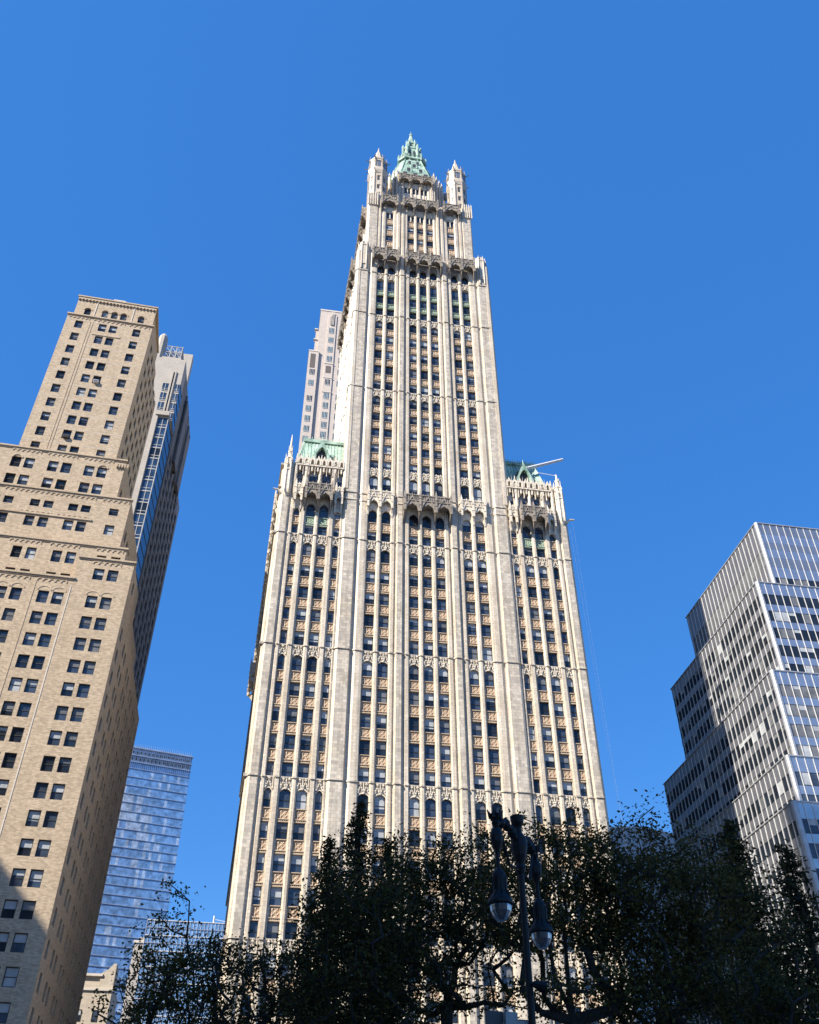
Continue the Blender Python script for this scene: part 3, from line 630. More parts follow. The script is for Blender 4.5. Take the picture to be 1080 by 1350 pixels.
# ---- maintenance boom and ropes on the right wing
bm = MB(); bm.tube([(17.9, 2.6, 108.2), (25.3, 3, 111.9)], [.3, .24], 8); bm.box(Fr((17.4, 2.4), (18.4, 2.4)), 0, 1, 107.4, 108.4, -.6, .3)
bm.tube([(18.0, 2.6, 108.2), (18.0, 2.6, 106)], .12, 6)
tag(bm.build('roof_boom', [WHITEM]), 'long white boom sticking out from the green roof of the right wing', 'boom')
bm = MB(); bm.tube([(20.2, 2.5, 107.6), (22.9, 1.4, 106.3)], .05, 5); bm.lathe((22.9, 1.4, 106.2), [(.1, 0), (.1, .25)], 6)
tag(bm.build('roof_rod', [WHITEM]), 'thin short grey rod with a knob slanting off the right wing roof', 'rod')
for end, col, lab in (((at(822, 1092, 118)), ROPE, 'thin pale rope hanging in the sky right of the tall cream tower'), ((25.6, -1.0, 0), DARKMETAL, 'thin dark rope hanging close along the right edge of the cream tower')):
    a = np.array([24.2, -.1, 95.0]) if col is ROPE else np.array([23.6, -.1, 95.2]); e = np.array(end, float)
    if e[2] > 1: e = a+(e-a)*1.45
    pts = [a+(e-a)*t+np.array([0, 0, -2.0*t*(1-t)]) for t in np.linspace(0, 1, 14)]
    m = MB(); m.tube(pts, .008, 5); tag(m.build('rope', [col]), lab, 'rope', 'ropes hanging beside the right wing')

# ================================================================== tan brick setback tower on the left
BB = Thing('brick_office_tower', 'tan brick setback office tower with rows of paired sash windows at the left edge', 'office tower', (-52, 8, 0))
th = R(2.4); BF0 = np.array([-42.6, 0.]); bd = np.array([math.cos(th), math.sin(th)]); bn = np.array([math.sin(th), -math.cos(th)])
def bfr(setback): o = BF0-bn*setback; return Fr(o, o+bd)
def adj(u, z, b0, b1):              # the same line of sight, met on a wall set further back
    P = np.array([*(BF0-bn*b0+bd*u), z]); c = CAM[:2]; k = ((BF0-bn*b1-c)@bn)/((P[:2]-c)@bn)
    Q = CAM+(P-CAM)*k; return (Q[:2]-(BF0-bn*b1))@bd, Q[2]
def bbox(u0, u1, z0, z1, sb, depth, kind='wall', mats=None):
    m = MB(); u1 -= .29; m.plan(bfr(sb), [(u0, -depth), (u0, 0), (u1, 0), (u1+.03*depth, -depth)], z0, z1); BB.add(kind, m, mats or [BRICK])
def ledge(fr, u0, u1, z, t=.28, out=.22):
    m = MB(); m.box(fr, u0-out*.5, u1+out, z-t, z, -.3, out); m.box(fr, u0, u1, z-t*1.8, z-t, -.2, out*.45); BB.add('ledge', m, [BRICKTRIM])
def scallop(fr, u0, u1, z, s=.72, h=.42, out=.075):
    n = max(2, int((u1-u0)/s)); s = (u1-u0)/n; pts = [(u0, z), ]
    pts = [(u1, z), (u0, z)]
    for k in range(n):
        a = u0+k*s; pts += [(a, z-h), (a+s*.12, z-h)]+[(a+s*.5-s*.38*math.cos(t), z-h+.05+s*.38*math.sin(t)*1.05) for t in (.0, .5, 1.05, 1.57, 2.09, 2.64, 3.14)]+[(a+s*.88, z-h)]
    pts.append((u1, z-h)); m = MB(); m.prism(fr, pts[::-1], -.2, out); BB.add('corbel_band', m, [BRICKTRIM])
def sill(fr, u, wd, z):
    m = MB(); m.box(fr, u-wd/2-.1, u+wd/2+.1, z-.16, z, -.3, .1); BB.add('sill', m, [BRICKTRIM])
def bwin(fr, u, wd, z0, z1, arch=False, lintel=False, **k):
    # opening: a dark reveal box behind the brick is avoided; the window stands in a projecting brick surround
    window(BB, fr, u, wd, z0, z1, wg=.02, fw=.1, **k)
# walls are built as strips round the openings so that every window sits in a real recess
def wall_grid(fr, u0, u1, z0, z1, cols, rows, th=.32, arch_rows=(), kind='front_wall', mats=None, blind=None, win=True):
    m = MB(); cols = sorted(cols); x = u0
    for uc, wd in cols:
        if uc-wd/2 > x: m.box(fr, x, uc-wd/2, z0, z1, -.05, th)
        x = uc+wd/2
        z = z0
        for a, b in sorted(rows):
            if a > z: m.box(fr, uc-wd/2, x, z, a, -.05, th)
            z = b
        if z1 > z: m.box(fr, uc-wd/2, x, z, z1, -.05, th)
    if u1 > x: m.box(fr, x, u1, z0, z1, -.05, th)
    BB.add(kind, m, mats or [BRICK])
    if win:
        for uc, wd in cols:
            for a, b in rows: window(BB, fr, uc, wd, a, b, wg=.04, fw=.1, blind=blind); 
# --- T0: main block.  wall plane (outer brick face) is u-frame w=0
PR = 3.35
def off(sb): return bfr(sb+.32)
cols0 = [(-4.52, 1.42), (-2.6, 1.42), (-10.93, 1.42), (-9.0, 1.42), (-14.45, 1.42), (-16.4, 1.42), (-20.6, 1.42), (-22.5, 1.42), (-26.5, 1.42), (-28.4, 1.42), (-33, 1.42), (-35, 1.42)]
bbox(-45, -.05, 0, 72.0, .33, 35.5); bbox(-7.3, -.05, 72, 78.6, .33, 5.5)
rows = [(70.68-PR*k-.2*(k == -1), 70.68-PR*k+1.97) for k in range(0, 20)]
wall_grid(off(0), -45, -7.65, 0, 75.2, [c for c in cols0 if c[0] < -7.6], rows)
wall_grid(off(0), -7.65, 0, 0, 79.0, [c for c in cols0 if c[0] > -7.6], rows+[(75.35, 77.25)])
f0 = bfr(0)
ledge(f0, -45, -7.6, 75.3); ledge(f0, -7.6, 0, 79.05); ledge(f0, -7.6, 0, 79.05, .3, .1)
scallop(f0, -12.3, -8.3, 74.6); scallop(f0, -18, -13.2, 74.6); scallop(f0, -24, -19, 74.6); scallop(f0, -5.6, -1.7, 78.4)
for u in (-10.93, -9.0, -14.45, -16.4, -4.52, -2.6): 
    m = MB(); m.prism(f0, [(u-.95+.95*(1-math.cos(t)), 72.75+.75*math.sin(t)) for t in np.linspace(0, math.pi, 9)]+[(u+.8-.8*(1-math.cos(t)), 72.75+.6*math.sin(t)) for t in np.linspace(0, math.pi, 9)], -.1, .05); BB.add('arch_moulding', m, [BRICKTRIM])
for u in (-7.65, -12.35, -18.2):
    m = MB(); m.box(f0, u-.07, u+.07, 0, 74, -.1, .045); BB.add('wall_strip', m, [LSTONE if u == -7.65 else BRICKTRIM])
# --- T1 .. T3
def tier(u0, u1, z0, z1, sb, depth, cols, rows, sc=None, zt=None):
    bbox(u0+.05, u1-.05, z0, z1-.3, sb+.33, depth); wall_grid(off(sb), u0, u1, z0, z1, cols, rows); f = bfr(sb); ledge(f, u0, u1, z1+.05)
    for a, b_ in (sc or []): scallop(f, a, b_, z1-.5)
A = lambda u, sb: adj(u, 80, 0, sb)[0]; Z = lambda z, sb: adj(-8, z, 0, sb)[1]
s1, s2, s3, s4 = 1.2, 2.2, 3.4, 5.0
c1 = [(A(u, s1), 1.3) for u in (-4.7, -2.75, -8.84, -10.75, -14.22, -16.15, -20.5, -22.4, -27, -29)]
tier(-45, A(-1.5, s1), 74, Z(81.2, s1), s1, 30, c1, [(Z(77.55, s1), Z(79.3, s1)-.1+.35), (Z(74.4, s1), Z(75.8, s1))], [(A(-12, s1), A(-8, s1)), (A(-17.5, s1), A(-13.2, s1)), (A(-5.6, s1), A(-1.9, s1))])
c2 = [(A(u, s2), 1.35) for u in (-4.7, -8.7, -10.5, -14.0, -15.9, -19.6, -21.5, -26, -28)]
tier(-45, A(-2.6, s2), 80, Z(90.3, s2), s2, 26, c2, [(Z(83.3, s2), Z(85.1, s2)), (Z(86.9, s2), Z(88.2, s2)), (Z(79.9, s2), Z(81.4, s2))], [(A(-6.6, s2), A(-2.8, s2)), (A(-20.5, s2), A(-7.6, s2))])
m = MB(); m.box(bfr(s2), A(-20.6, s2)-20, A(-7.45, s2), Z(85.4, s2), Z(85.7, s2), -.1, .16); BB.add('ledge', m, [BRICKTRIM]); scallop(bfr(s2), A(-12.5, s2), A(-8, s2), Z(85.9, s2)+.1); scallop(bfr(s2), A(-17.6, s2), A(-13.2, s2), Z(85.9, s2)+.1)
c3 = [(A(u, s3), 1.45) for u in (-7.95, -9.85, -13.2, -15.15, -18.57, -20.5, -24.3, -26.2, -30)]
tier(-45, A(-4.8, s3), 89, Z(97.9, s3), s3, 22, c3, [(Z(90.55, s3), Z(92.5, s3)), (Z(93.85, s3), Z(95.9, s3))], [(A(-10.9, s3), A(-6.6, s3)), (A(-16.3, s3), A(-12, s3)), (A(-21.5, s3), A(-17.3, s3))])
for u in (-7.95, -20.5):
    m = MB(); f = bfr(s3); uu = A(u, s3); z = Z(95.7, s3); m.prism(f, [(uu-.85*math.cos(t), z+.75*math.sin(t)) for t in np.linspace(0, math.pi, 11)]+[(uu+.62*math.cos(t), z+.55*math.sin(t)) for t in np.linspace(0, math.pi, 9)], -.1, .1); BB.add('arch_moulding', m, [BRICKTRIM])
f = bfr(s3)
for k in range(5):
    u = A(-6.0, s3)+k*.42; m = MB(); m.prism(f, [(u-.14, Z(97.0, s3)), (u+.14, Z(97.0, s3)), (u+.14, Z(96.4, s3)), (u, Z(96.1, s3)), (u-.14, Z(96.4, s3))][::-1], 0, .28); BB.add('corbel', m, [BRICKTRIM])
# --- T4 tower, T5 crown
A4 = lambda u, z=115: adj(u, z, 2, s4)[0]; Z4 = lambda z: adj(-14, z, 2, s4)[1]
c4 = [(A4(u), 1.36) for u in (-19.3, -15.25, -13.4, -9.35)]
rows4 = [(Z4(128.85-3.29*k), Z4(128.85-3.29*k)+1.98) for k in range(0, 10)]
ul, ur = A4(-21.6), A4(-6.85)
bbox(ul+.05, ur-.05, 96, Z4(130.4), s4+.33, 18.6); bbox(ul+.05, ur-.05, Z4(130), Z4(133), s4+.33, 12); wall_grid(off(s4), ul, ur, 96, Z4(132.3), c4, rows4)
f4 = bfr(s4); ledge(f4, ul, ur, Z4(132.4), .3, .25); scallop(f4, ul+.4, A4(-17.7), Z4(131.7)); scallop(f4, A4(-17), A4(-11.6), Z4(131.7)); scallop(f4, A4(-10.8), ur-.5, Z4(131.7))
m = MB(); m.box(f4, A4(-16.6), A4(-11.8), Z4(127.7), Z4(128.0), -.1, .1); BB.add('ledge', m, [BRICKTRIM])
for u in (-17.5, -17.05):
    m = MB(); m.box(f4, A4(u)-.06, A4(u)+.06, 98, Z4(131), -.1, .05); BB.add('wall_strip', m, [BRICKTRIM])
for k in range(10):
    m = MB(); z = Z4(131.0-3.29*k); m.box(f4, ul, ur, z-.04, z+.04, -.1, .015); BB.add('band_course', m, [LSTONE])
u5l, u5r = A4(-20.9), A4(-7.1); z5, z5t = Z4(132.4), Z4(138.0)
bbox(u5l+.05, u5r-.05, z5-1, z5t, s4+.5+.33, 11); f5 = bfr(s4+.5)
c5 = [(A4(u), 1.15) for u in (-18.7, -15.65, -14.0, -12.4, -9.3)]
wall_grid(off(s4+.5), u5l, u5r, z5-.5, z5t, c5, [(Z4(133.0), Z4(135.0))])
for u, wd in c5:
    m = MB(); z = Z4(134.6); m.prism(f5, [(u+wd/2, z-.1), (u+wd/2, z+.55), (u-wd/2, z+.55), (u-wd/2, z-.1)]+[(u-(wd/2-.02)*math.cos(t), z-.08+.5*math.sin(t)) for t in np.linspace(0.02, math.pi-.02, 9)], -.3, .02)
    m.prism(f5, [(u-.8*math.cos(t), z-.1+.75*math.sin(t)) for t in np.linspace(0, math.pi, 11)]+[(u+.66*math.cos(t), z-.1+.62*math.sin(t)) for t in np.linspace(0, math.pi, 9)], 0, .08); BB.add('arch_moulding', m, [BRICKTRIM])
m = MB(); m.box(f5, u5l-.2, u5r+.25, z5t-.3, z5t, -11, .35); BB.add('cornice', m, [BRICKTRIM]); scallop(f5, u5l, u5r, z5t-.35, .6, .75, .24)
for u in (-17.45, -10.9): m = MB(); m.box(f5, A4(u)-.08, A4(u)+.08, z5, z5t-.4, -.1, .08); BB.add('wall_strip', m, [LSTONE])
m = MB(); m.box(f5, A4(-14.9), A4(-12.8), z5t, z5t+.55, -1, .1); BB.add('parapet_block', m, [LSTONE])
# --- north walls (in shade)
def nwall(x, y0, L, z0, z1, cols, rows):
    fr = Fr((x-.32, y0+.02), (x-.32-.012*L, y0+L)); wall_grid(fr, 0, L, z0, z1, cols, rows, kind='side_wall', blind=0)
nc = [(2.2+k*3.4+(1.0 if k % 2 else 0), 1.25) for k in range(10)]
nwall(BF0[0]+.02, .02, 35.5, 0, 72, nc, rows[1:])
nwall(BF0[0]+.02, .02, 5.6, 72, 78.8, [(2.8, 1.2)], [(75.35, 77.25)])
for sb, u1, z0, z1, L in ((s1, A(-1.5, s1), 75, Z(81.1, s1), 18), (s2, A(-2.6, s2), 81, Z(90.2, s2), 16), (s3, A(-4.8, s3), 90, Z(97.8, s3), 14)):
    o = BF0-bn*sb+bd*u1; nwall(o[0]+.02, o[1]+.02, L, z0, z1, [(2+k*2.6, 1.2) for k in range(int(L/2.7))], [(z0+1.0, z0+2.9)]+([(z0+4.4, z0+6.3)] if z1-z0 > 8 else []))
o = BF0-bn*s4+bd*ur; nwall(o[0]+.02, o[1]+.02, 18.6, 97, Z4(130.5), [(3.2+k*2.7, 1.3) for k in range(6)], rows4); nwall(o[0]+.02, o[1]+.02, 12, Z4(130.5), Z4(132.3), [], [])
BB.finish()
# air conditioners in two of its windows
for (u, r, lab) in ((A4(-13.4), 4, 'white air conditioner low in an upper window of the tan brick tower'), (A4(-15.25), 8, 'dark tilted box unit in a lower window of the tan brick shaft')):
    a = rows4[r][0]; m = MB(); m.box(f4, u-.42, u+.42, a+.05, a+.62, -.25, .42)
    for k in range(5): m.box(f4, u-.36, u+.36, a+.12+k*.09, a+.15+k*.09, .42, .44, 1)
    tag(m.build('air_conditioner', [WHITEM if r == 4 else DARKMETAL, DARKMETAL]), lab, 'air conditioner', 'air conditioners in the brick tower windows')

# ================================================================== grey gridded office block on the right
GB = Thing('gridded_office_block', 'stepped grey office block with white vertical fins and dark window bands at the right edge', 'office block', (75, 20, 0))
tiers = [(60.6, 5, 87, 103.6, 36.3, 'panel'), (56.1, 3, 70, 88.9, 40.2, 'win'), (53.2, 1.5, 55.5, 71.2, 45, 'panel2'), (50.85, 0, 48, 56.6, 46, 'win'), (49.3, -1, 0, 49.5, 46, 'win')]
GW = [FRAME, GL1, BLIND, GL2, BLIND2]
RX = 92
for i, (X, Y, z0, z1, ye, sty) in enumerate(tiers):
    m = MB(); m.box(Fr((X+.3, Y+.3), (RX, Y+.3)), 0, RX-X-.3, z0, z1-.1, -(ye-Y-.3), 0, 0, back=True); GB.add('wall', m, [PANEL])
    for fr, L, left in ((Fr((X, Y), (RX, Y)), RX-X, False), (Fr((X, ye), (X, Y)), ye-Y, True)):
        step = 1.283 if not left else 1.40; n = int(L/step); pitch = 3.24
        zt = z1-.4; fl = []; z = z1-.35
        if i == 0: bands = [(91.8-2.05, 91.8), ] if not left else [(94.7, 97.9), (89.2, 91.2)]
        else:
            bands = []; z = z1-2.35
            while z-2 > z0-3 and z > 2: bands.append((z-2.0, z)); z -= pitch
        # spandrels and window bands
        zz = z1
        for k, (a, b_) in enumerate(bands):
            m = MB(); m.box(fr, 0, L, b_, zz, -.3, .06, 0)
            if i == 0 and not left:
                m = MB(); zs = [103.6, 101.2, 99.3, 97.8, 96, 94.0, 91.8]
                for q in range(6): m.box(fr, 0, L, zs[q+1], zs[q]-.02, -.3, .06, (q+1) % 2)
            GB.add('spandrel', m, [PANEL, PANEL2]); zz = a
            for j in range(n+1):
                u0 = j*step if not left else L-(j+1)*step; u0 = max(0, u0); u1 = min(L, u0+step)
                if u1-u0 < .3: continue
                p = MB(); f_ = MB(); f_.box(fr, u0+.05, u1-.05, a, a+.06, -.1, .03)
                louv = (i == 0 and left)
                bl = 0 if louv else rnd.choice([0, 0, 0, 0, 0, 0, .4, .9, .3]); zs = b_-(b_-a)*bl
                gm = 4 if louv else (2 if False else (3 if (i >= 3 and not left) else 1))
                if sty == 'panel2' and not left: gm = 4
                t0, t1 = rnd.uniform(-.015, .015), rnd.uniform(-.015, .015)
                if bl < 1: p.face([fr.p(u0, a, .0+t0), fr.p(u1, a, .0+t1), fr.p(u1, zs, .0), fr.p(u0, zs, .0)], [(0, 0)]*4, gm)
                if bl > 0: p.face([fr.p(u0, zs, 0), fr.p(u1, zs, 0), fr.p(u1, b_, 0), fr.p(u0, b_, 0)], [(0, 0)]*4, 4 if rnd.random() < .7 else 2)
                GB.add('window', f_, GW, [('pane', p, GW)])
        m = MB(); m.box(fr, 0, L, min(z0, zz), zz, -.3, .06) if zz > z0 else None
        if m.v: GB.add('spandrel', m, [PANEL])
        for j in range(1, n+1):
            u = j*step if not left else L-j*step; m = MB(); m.box(fr, u-.035, u+.035, z0, z1, 0, .13); GB.add('fin', m, [FINW])
        m = MB(); m.box(fr, -.2, L+.2, z1-.1, z1+.06, -.4, .2); GB.add('parapet', m, [FINM])
    m = MB(); m.lathe((X+.12, Y+.12, 0), [(.42, z0), (.42, z1)], 10); GB.add('corner_column', m, [FINM])
GB.finish()

# ================================================================== stone tower with lattice crown, behind the brick tower
BT = Thing('stone_apartment_tower', 'slim grey stone tower with glass bay and metal lattice crown behind the brick tower', 'tower', (-58, 80, 0))
m = MB(); m.box(Fr((-66, 64), (-54.5, 64)), 0, 11.5, 169, 192.6, -10, 0, 0, back=True); m.box(Fr((-66, 64), (-55.4, 64)), 0, 10.6, 0, 169, -10, 0, 0, back=True); m.box(Fr((-66, 70), (-54.9, 70)), 0, 11.1, 0, 172, -20, 0, 0, back=True); BT.add('wall', m, [GSTONE])
m = MB(); m.box(Fr((-72, 61), (-57.6, 61)), 0, 14.4, 0, 169, -30, 0, 0, back=True); m.box(Fr((-58, 61.6), (-55.1, 61.6)), 0, 2.9, 0, 169, -8, 0, 0); BT.add('lower_wall', m, [GSTONE])
m = MB(); m.box(Fr((-58.3, 60.98), (-54.9, 60.98)), 0, 3.4, 167.9, 169.3, -6, .25); BT.add('bay_roof', m, [GSTONE])
m = MB(); f1 = Fr((-57.6, 61.5), (-55.0, 61.5)); f2 = Fr((-55.05, 61.55), (-54.55, 70))
g_ = MB()
for k in range(46):
    z1 = 167.6-k*3.52
    if z1 < 20: break
    g_.face([f1.p(0, z1-3.4, 0), f1.p(2.6, z1-3.4, .01*rnd.uniform(-1, 1)), f1.p(2.6, z1, 0), f1.p(0, z1, 0)], [(0, 0)]*4, 1 if rnd.random() < .3 else 0)
    m.box(f1, 0, 2.6, z1-.16, z1+.12, -.1, .12); m.box(f1, 1.26, 1.4, z1-3.4, z1, -.1, .1); m.box(f1, 0, 2.6, z1-2.65, z1-2.5, -.1, .08)
    g_.face([f2.p(0, z1-3.4, 0), f2.p(8, z1-3.4, 0), f2.p(8, z1, 0), f2.p(0, z1, 0)], [(0, 0)]*4, 1); m.box(f2, 0, 8, z1-.1, z1+.08, -.1, .08, 1)
m.box(f1, -.12, .1, 20, 168, -.1, .16); m.box(f1, 2.5, 2.7, 20, 168, -.1, .16)
BT.add('glass_bay', m, [DULLM, DARKMETAL], [('pane', g_, [BAYGL, GL1])])
f3 = Fr((-59.0, 63.97), (-54.5, 63.97))
for x0, x1 in ((0, 1.5), (3.3, 4.4)):
    m = MB(); g_ = MB()
    for k in range(4):
        z1 = 182.8-k*3.6; g_.face([f3.p(x0, z1-2.9, .02), f3.p(x1, z1-2.9, .02), f3.p(x1, z1, .02), f3.p(x0, z1, .02)], [(0, 0)]*4)
        m.box(f3, x0, x1, z1-2.95, z1-2.75, 0, .1); m.box(f3, (x0+x1)/2-.07, (x0+x1)/2+.07, z1-2.8, z1, 0, .1); m.box(f3, x0, x1, z1-.12, z1, 0, .09); m.box(f3, x0, x1, z1-2.2, z1-2.08, 0, .08)
    BT.add('window', m, [DULLM], [('pane', g_, [BAYGL])])
f2b = Fr((-54.48, 64.1), (-54.4, 69)); m = MB(); g_ = MB()
for k in range(4):
    z1 = 182.8-k*3.6; g_.face([f2b.p(0, z1-2.9, .02), f2b.p(4.8, z1-2.9, .02), f2b.p(4.8, z1, .02), f2b.p(0, z1, .02)], [(0, 0)]*4); m.box(f2b, 0, 4.8, z1-.1, z1+.06, 0, .1)
BT.add('window', m, [DARKMETAL], [('pane', g_, [BAYGL])])
m = MB(); m.box(f3, 1.75, 2.1, 170, 187.5, 0, .3); m.box(f3, 2.5, 2.85, 170, 187.5, 0, .3); m.box(f3, 2.1, 2.5, 170, 187.2, 0, .04, 1); BT.add('pilaster', m, [GSTONE, DARKMETAL])
m = MB(); m.lathe((-62.2, 65.5, 0), [(1.35, 170), (1.35, 200.8), (1.2, 202.3), (.7, 203.4)], 10); BT.add('round_turret', m, [GSTONE])
m = MB(); m.box(Fr((-58, 76), (-55.2, 76)), 0, 2.8, 190, 208.5, -2.5, 0, 0, back=True); BT.add('chimney', m, [GSTONE])
m = MB(); fL = Fr((-60.9, 65.0), (-56.3, 65.0)); fL2 = Fr((-56.3, 65), (-56.3, 72))
m.box(Fr((-61.2, 64.6), (-56, 64.6)), 0, 5.2, 192.4, 193.8, -8, 0, 1)
for fr, L in ((fL, 4.6), (fL2, 7)):
    for z in (194, 196.3, 198.6): m.box(fr, 0, L, z-.1, z+.1, -.15, .05)
    nx = 3 if L < 5 else 4
    for k in range(nx+1): m.box(fr, k*L/nx-.12, k*L/nx+.12, 193.8, 198.9, -.15, .05)
    for k in range(nx):
        for z in (194, 196.3):
            a, b_ = k*L/nx, (k+1)*L/nx
            for (p, q) in (((a, z), (b_, z+2.3)), ((a, z+2.3), (b_, z))): m.tube([fr.p(p[0], p[1], 0), fr.p(q[0], q[1], 0)], .09, 4)
for k in range(3): m.box(Fr((-60.8, 66.2), (-56.5, 66.2)), .1+k*1.45, 1.4+k*1.45, 194, 198.4, -3, 0, 2)
BT.add('lattice_crown', m, [DULLM, GSTONE, PANEL])
# north face: stone piers and windows, its shade painted into the darker stone
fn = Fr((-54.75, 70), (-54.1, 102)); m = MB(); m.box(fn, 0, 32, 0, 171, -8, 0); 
BT.add('north_wall', m, [SHADE_STONE])
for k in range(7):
    m = MB(); m.box(fn, .1+k*4.6, 1.4+k*4.6, 0, 172-k*1.2, -1, .4); BT.add('pier', m, [SHADE_STONE])
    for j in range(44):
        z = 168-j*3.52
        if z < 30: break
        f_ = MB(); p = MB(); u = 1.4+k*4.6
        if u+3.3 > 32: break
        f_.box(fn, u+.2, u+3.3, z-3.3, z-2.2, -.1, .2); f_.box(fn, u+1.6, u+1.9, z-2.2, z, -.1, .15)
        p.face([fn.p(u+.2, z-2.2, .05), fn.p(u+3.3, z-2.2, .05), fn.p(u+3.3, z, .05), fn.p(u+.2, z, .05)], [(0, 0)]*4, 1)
        BT.add('north_window', f_, [SHADE_STONE, GL1], [('pane', p, [SHADE_STONE, GL1])])
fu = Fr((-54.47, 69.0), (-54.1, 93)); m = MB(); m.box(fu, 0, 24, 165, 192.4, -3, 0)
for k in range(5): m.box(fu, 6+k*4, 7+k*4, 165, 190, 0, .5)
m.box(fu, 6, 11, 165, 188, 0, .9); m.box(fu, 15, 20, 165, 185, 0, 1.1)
BT.add('upper_north_wall', m, [SHADE_STONE])
BT.finish()

# ================================================================== pinkish limestone tower behind the left wing
PT = Thing('limestone_tower', 'pale pinkish limestone residential tower rising behind the left side of the cream skyscraper', 'tower', (-10, 118, 0))
m = MB()
m.box(Fr((-18.9, 105), (8, 105)), 0, 26.9, 0, 273.5, -26, 0, 0, back=True); m.box(Fr((-20.0, 105.6), (-17, 105.6)), 0, 3, 0, 262, -22, 0); m.box(Fr((-21.7, 104.3), (-18.2, 104.3)), 0, 3.5, 0, 249.5, -20, 0, 0); m.box(Fr((-15.9, 104.7), (-12.9, 104.7)), 0, 3, 0, 271, -1, 0)
PT.add('wall', m, [PINKST])
m = MB(); m.box(Fr((-18.9, 105), (8, 105)), -.15, 27, 273.2, 273.9, -26, .15); m.box(Fr((-21.7, 104.3), (-18.2, 104.3)), -.1, 3.6, 249.3, 249.9, -20, .12); PT.add('cornice', m, [LSTONE])
fP = Fr((-21.7, 104.28), (-18.2, 104.28)); fQ = Fr((-15.9, 104.68), (-12.9, 104.68))
TG = [glass('teal_glass', (.06, .12, .14), .08, 1.7), GL1]
def pw(fr, u, z0, z1, wd=1.75):
    f_ = MB(); p = MB(); f_.box(fr, u-.06, u+.06, z0, z1, 0, .08); f_.box(fr, u-wd*.3, u-wd*.3+.1, z0, z1, 0, .07); f_.box(fr, u-wd/2, u+wd/2, z0-.15, z0, 0, .1); f_.box(fr, u+wd*.3-.1, u+wd*.3, z0, z1, 0, .07)
    p.face([fr.p(u-wd/2, z0, .02), fr.p(u+wd/2, z0, .02), fr.p(u+wd/2, z1, .02), fr.p(u-wd/2, z1, .02)], [(0, 0)]*4, 0 if rnd.random() < .75 else 1)
    PT.add('window', f_, [WHITEM], [('pane', p, TG)])
for z in (240, 234.5, 226.8, 222, 217.3, 212.6, 207.9, 203, 198, 193): pw(fP, 1.75, z-2.6, z)
for z in (263.5, 258.3, 253.2, 248.2, 236.2, 229.4, 224.8, 220.2, 215.6, 211, 206.4, 201.8): pw(fQ, 1.5, z-2.7, z)
for z in (263.5, 258.3, 253.2, 248.2, 242, 236.2, 229.4, 224.8, 220.2, 215.6, 211): pw(Fr((-12.5, 104.98), (-7, 104.98)), 2.2, z-2.7, z)
m = MB(); m.box(fP, .7, 2.4, 240.8, 248, 0, .05, 0); m.box(fQ, .5, 2.3, 239.5, 243, 0, .05, 0); m.box(fQ, .8, 2.2, 265.2, 269.8, 0, .05, 1)
for k in range(3): m.box(fQ, .95+k*.45, 1.15+k*.45, 265, 272.5, .05, .3, 2)
for z in (236.9, 244.2, 229.8): m.box(fQ, -.2, 3.2, z-.1, z+.15, 0, .12, 2)
PT.add('louvre', m, [plain('brown_louvre', (.12, .10, .09), .7), GL1, LSTONE])
m = MB()
for z in (262.5, 257.0): m.box(Fr((-19.9, 105.5), (-18.8, 105.5)), -.6, .6, z, z+.5, -1, .3)
PT.add('balcony', m, [LSTONE]); PT.finish()

# ================================================================== far blue glass tower, lower left
GT = Thing('glass_skyscraper', 'blue glass skyscraper with thin horizontal floor lines behind the brick tower at lower left', 'skyscraper', (-90, 360, 0))
d = np.array([math.cos(R(14)), math.sin(R(14))]); B_ = np.array([-60.3, 350.]); A_ = B_-d*52; fg = Fr(A_, B_); fgs = Fr(B_, B_+np.array([-d[1], d[0]])*40)
m = MB(); m.box(fg, .2, 51.8, 0, 197, -39, -.1, 0, back=True); GT.add('core', m, [SKYGL])
for k in range(44):
    z = 193.6-k*4.35
    if z < 30: break
    m = MB(); p = MB(); m.box(fg, 0, 52, z-.2, z+.08, -.1, .25, 0); m.box(fgs, 0, 39, z-.2, z+.08, -.1, .25, 0)
    for j in range(35):
        u = j*1.486; t = rnd.uniform(-.012, .012); q = 1 if rnd.random() < .08+.8*math.exp(-((u-22)/11)**2-((z-172)/12)**2)+.5*math.exp(-((u-36)/6)**2-((z-160)/8)**2) else 0  # clusters of paler panes paint in cloud reflections
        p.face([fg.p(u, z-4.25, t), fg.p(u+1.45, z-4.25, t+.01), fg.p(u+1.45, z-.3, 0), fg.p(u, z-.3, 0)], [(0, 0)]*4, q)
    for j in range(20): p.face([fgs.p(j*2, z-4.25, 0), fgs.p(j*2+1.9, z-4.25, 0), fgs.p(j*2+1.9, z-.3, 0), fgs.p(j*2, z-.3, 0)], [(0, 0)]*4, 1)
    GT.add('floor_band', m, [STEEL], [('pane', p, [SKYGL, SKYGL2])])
m = MB()
for z in (197, 200.5, 204.5): m.box(fg, 0, 52, z-.2, z+.2, -.2, .35); m.box(fgs, 0, 39, z-.2, z+.2, -.2, .3)
for j in range(53): m.box(fg, j*.98-.06, j*.98+.06, 193.6, 206.8, -.1, .2); 
for j in range(26): m.box(fg, j*2-.5, j*2+.7, 198.3, 199.4, -.5, -.2, 1); m.box(fg, j*2-.5, j*2+.7, 202, 202.7, -.5, -.2, 1)
m.box(fg, 0, 52, 194, 205.5, -2, -.6, 2)
GT.add('crown_screen', m, [STEEL, DARKMETAL, SKYGL2]); GT.finish()

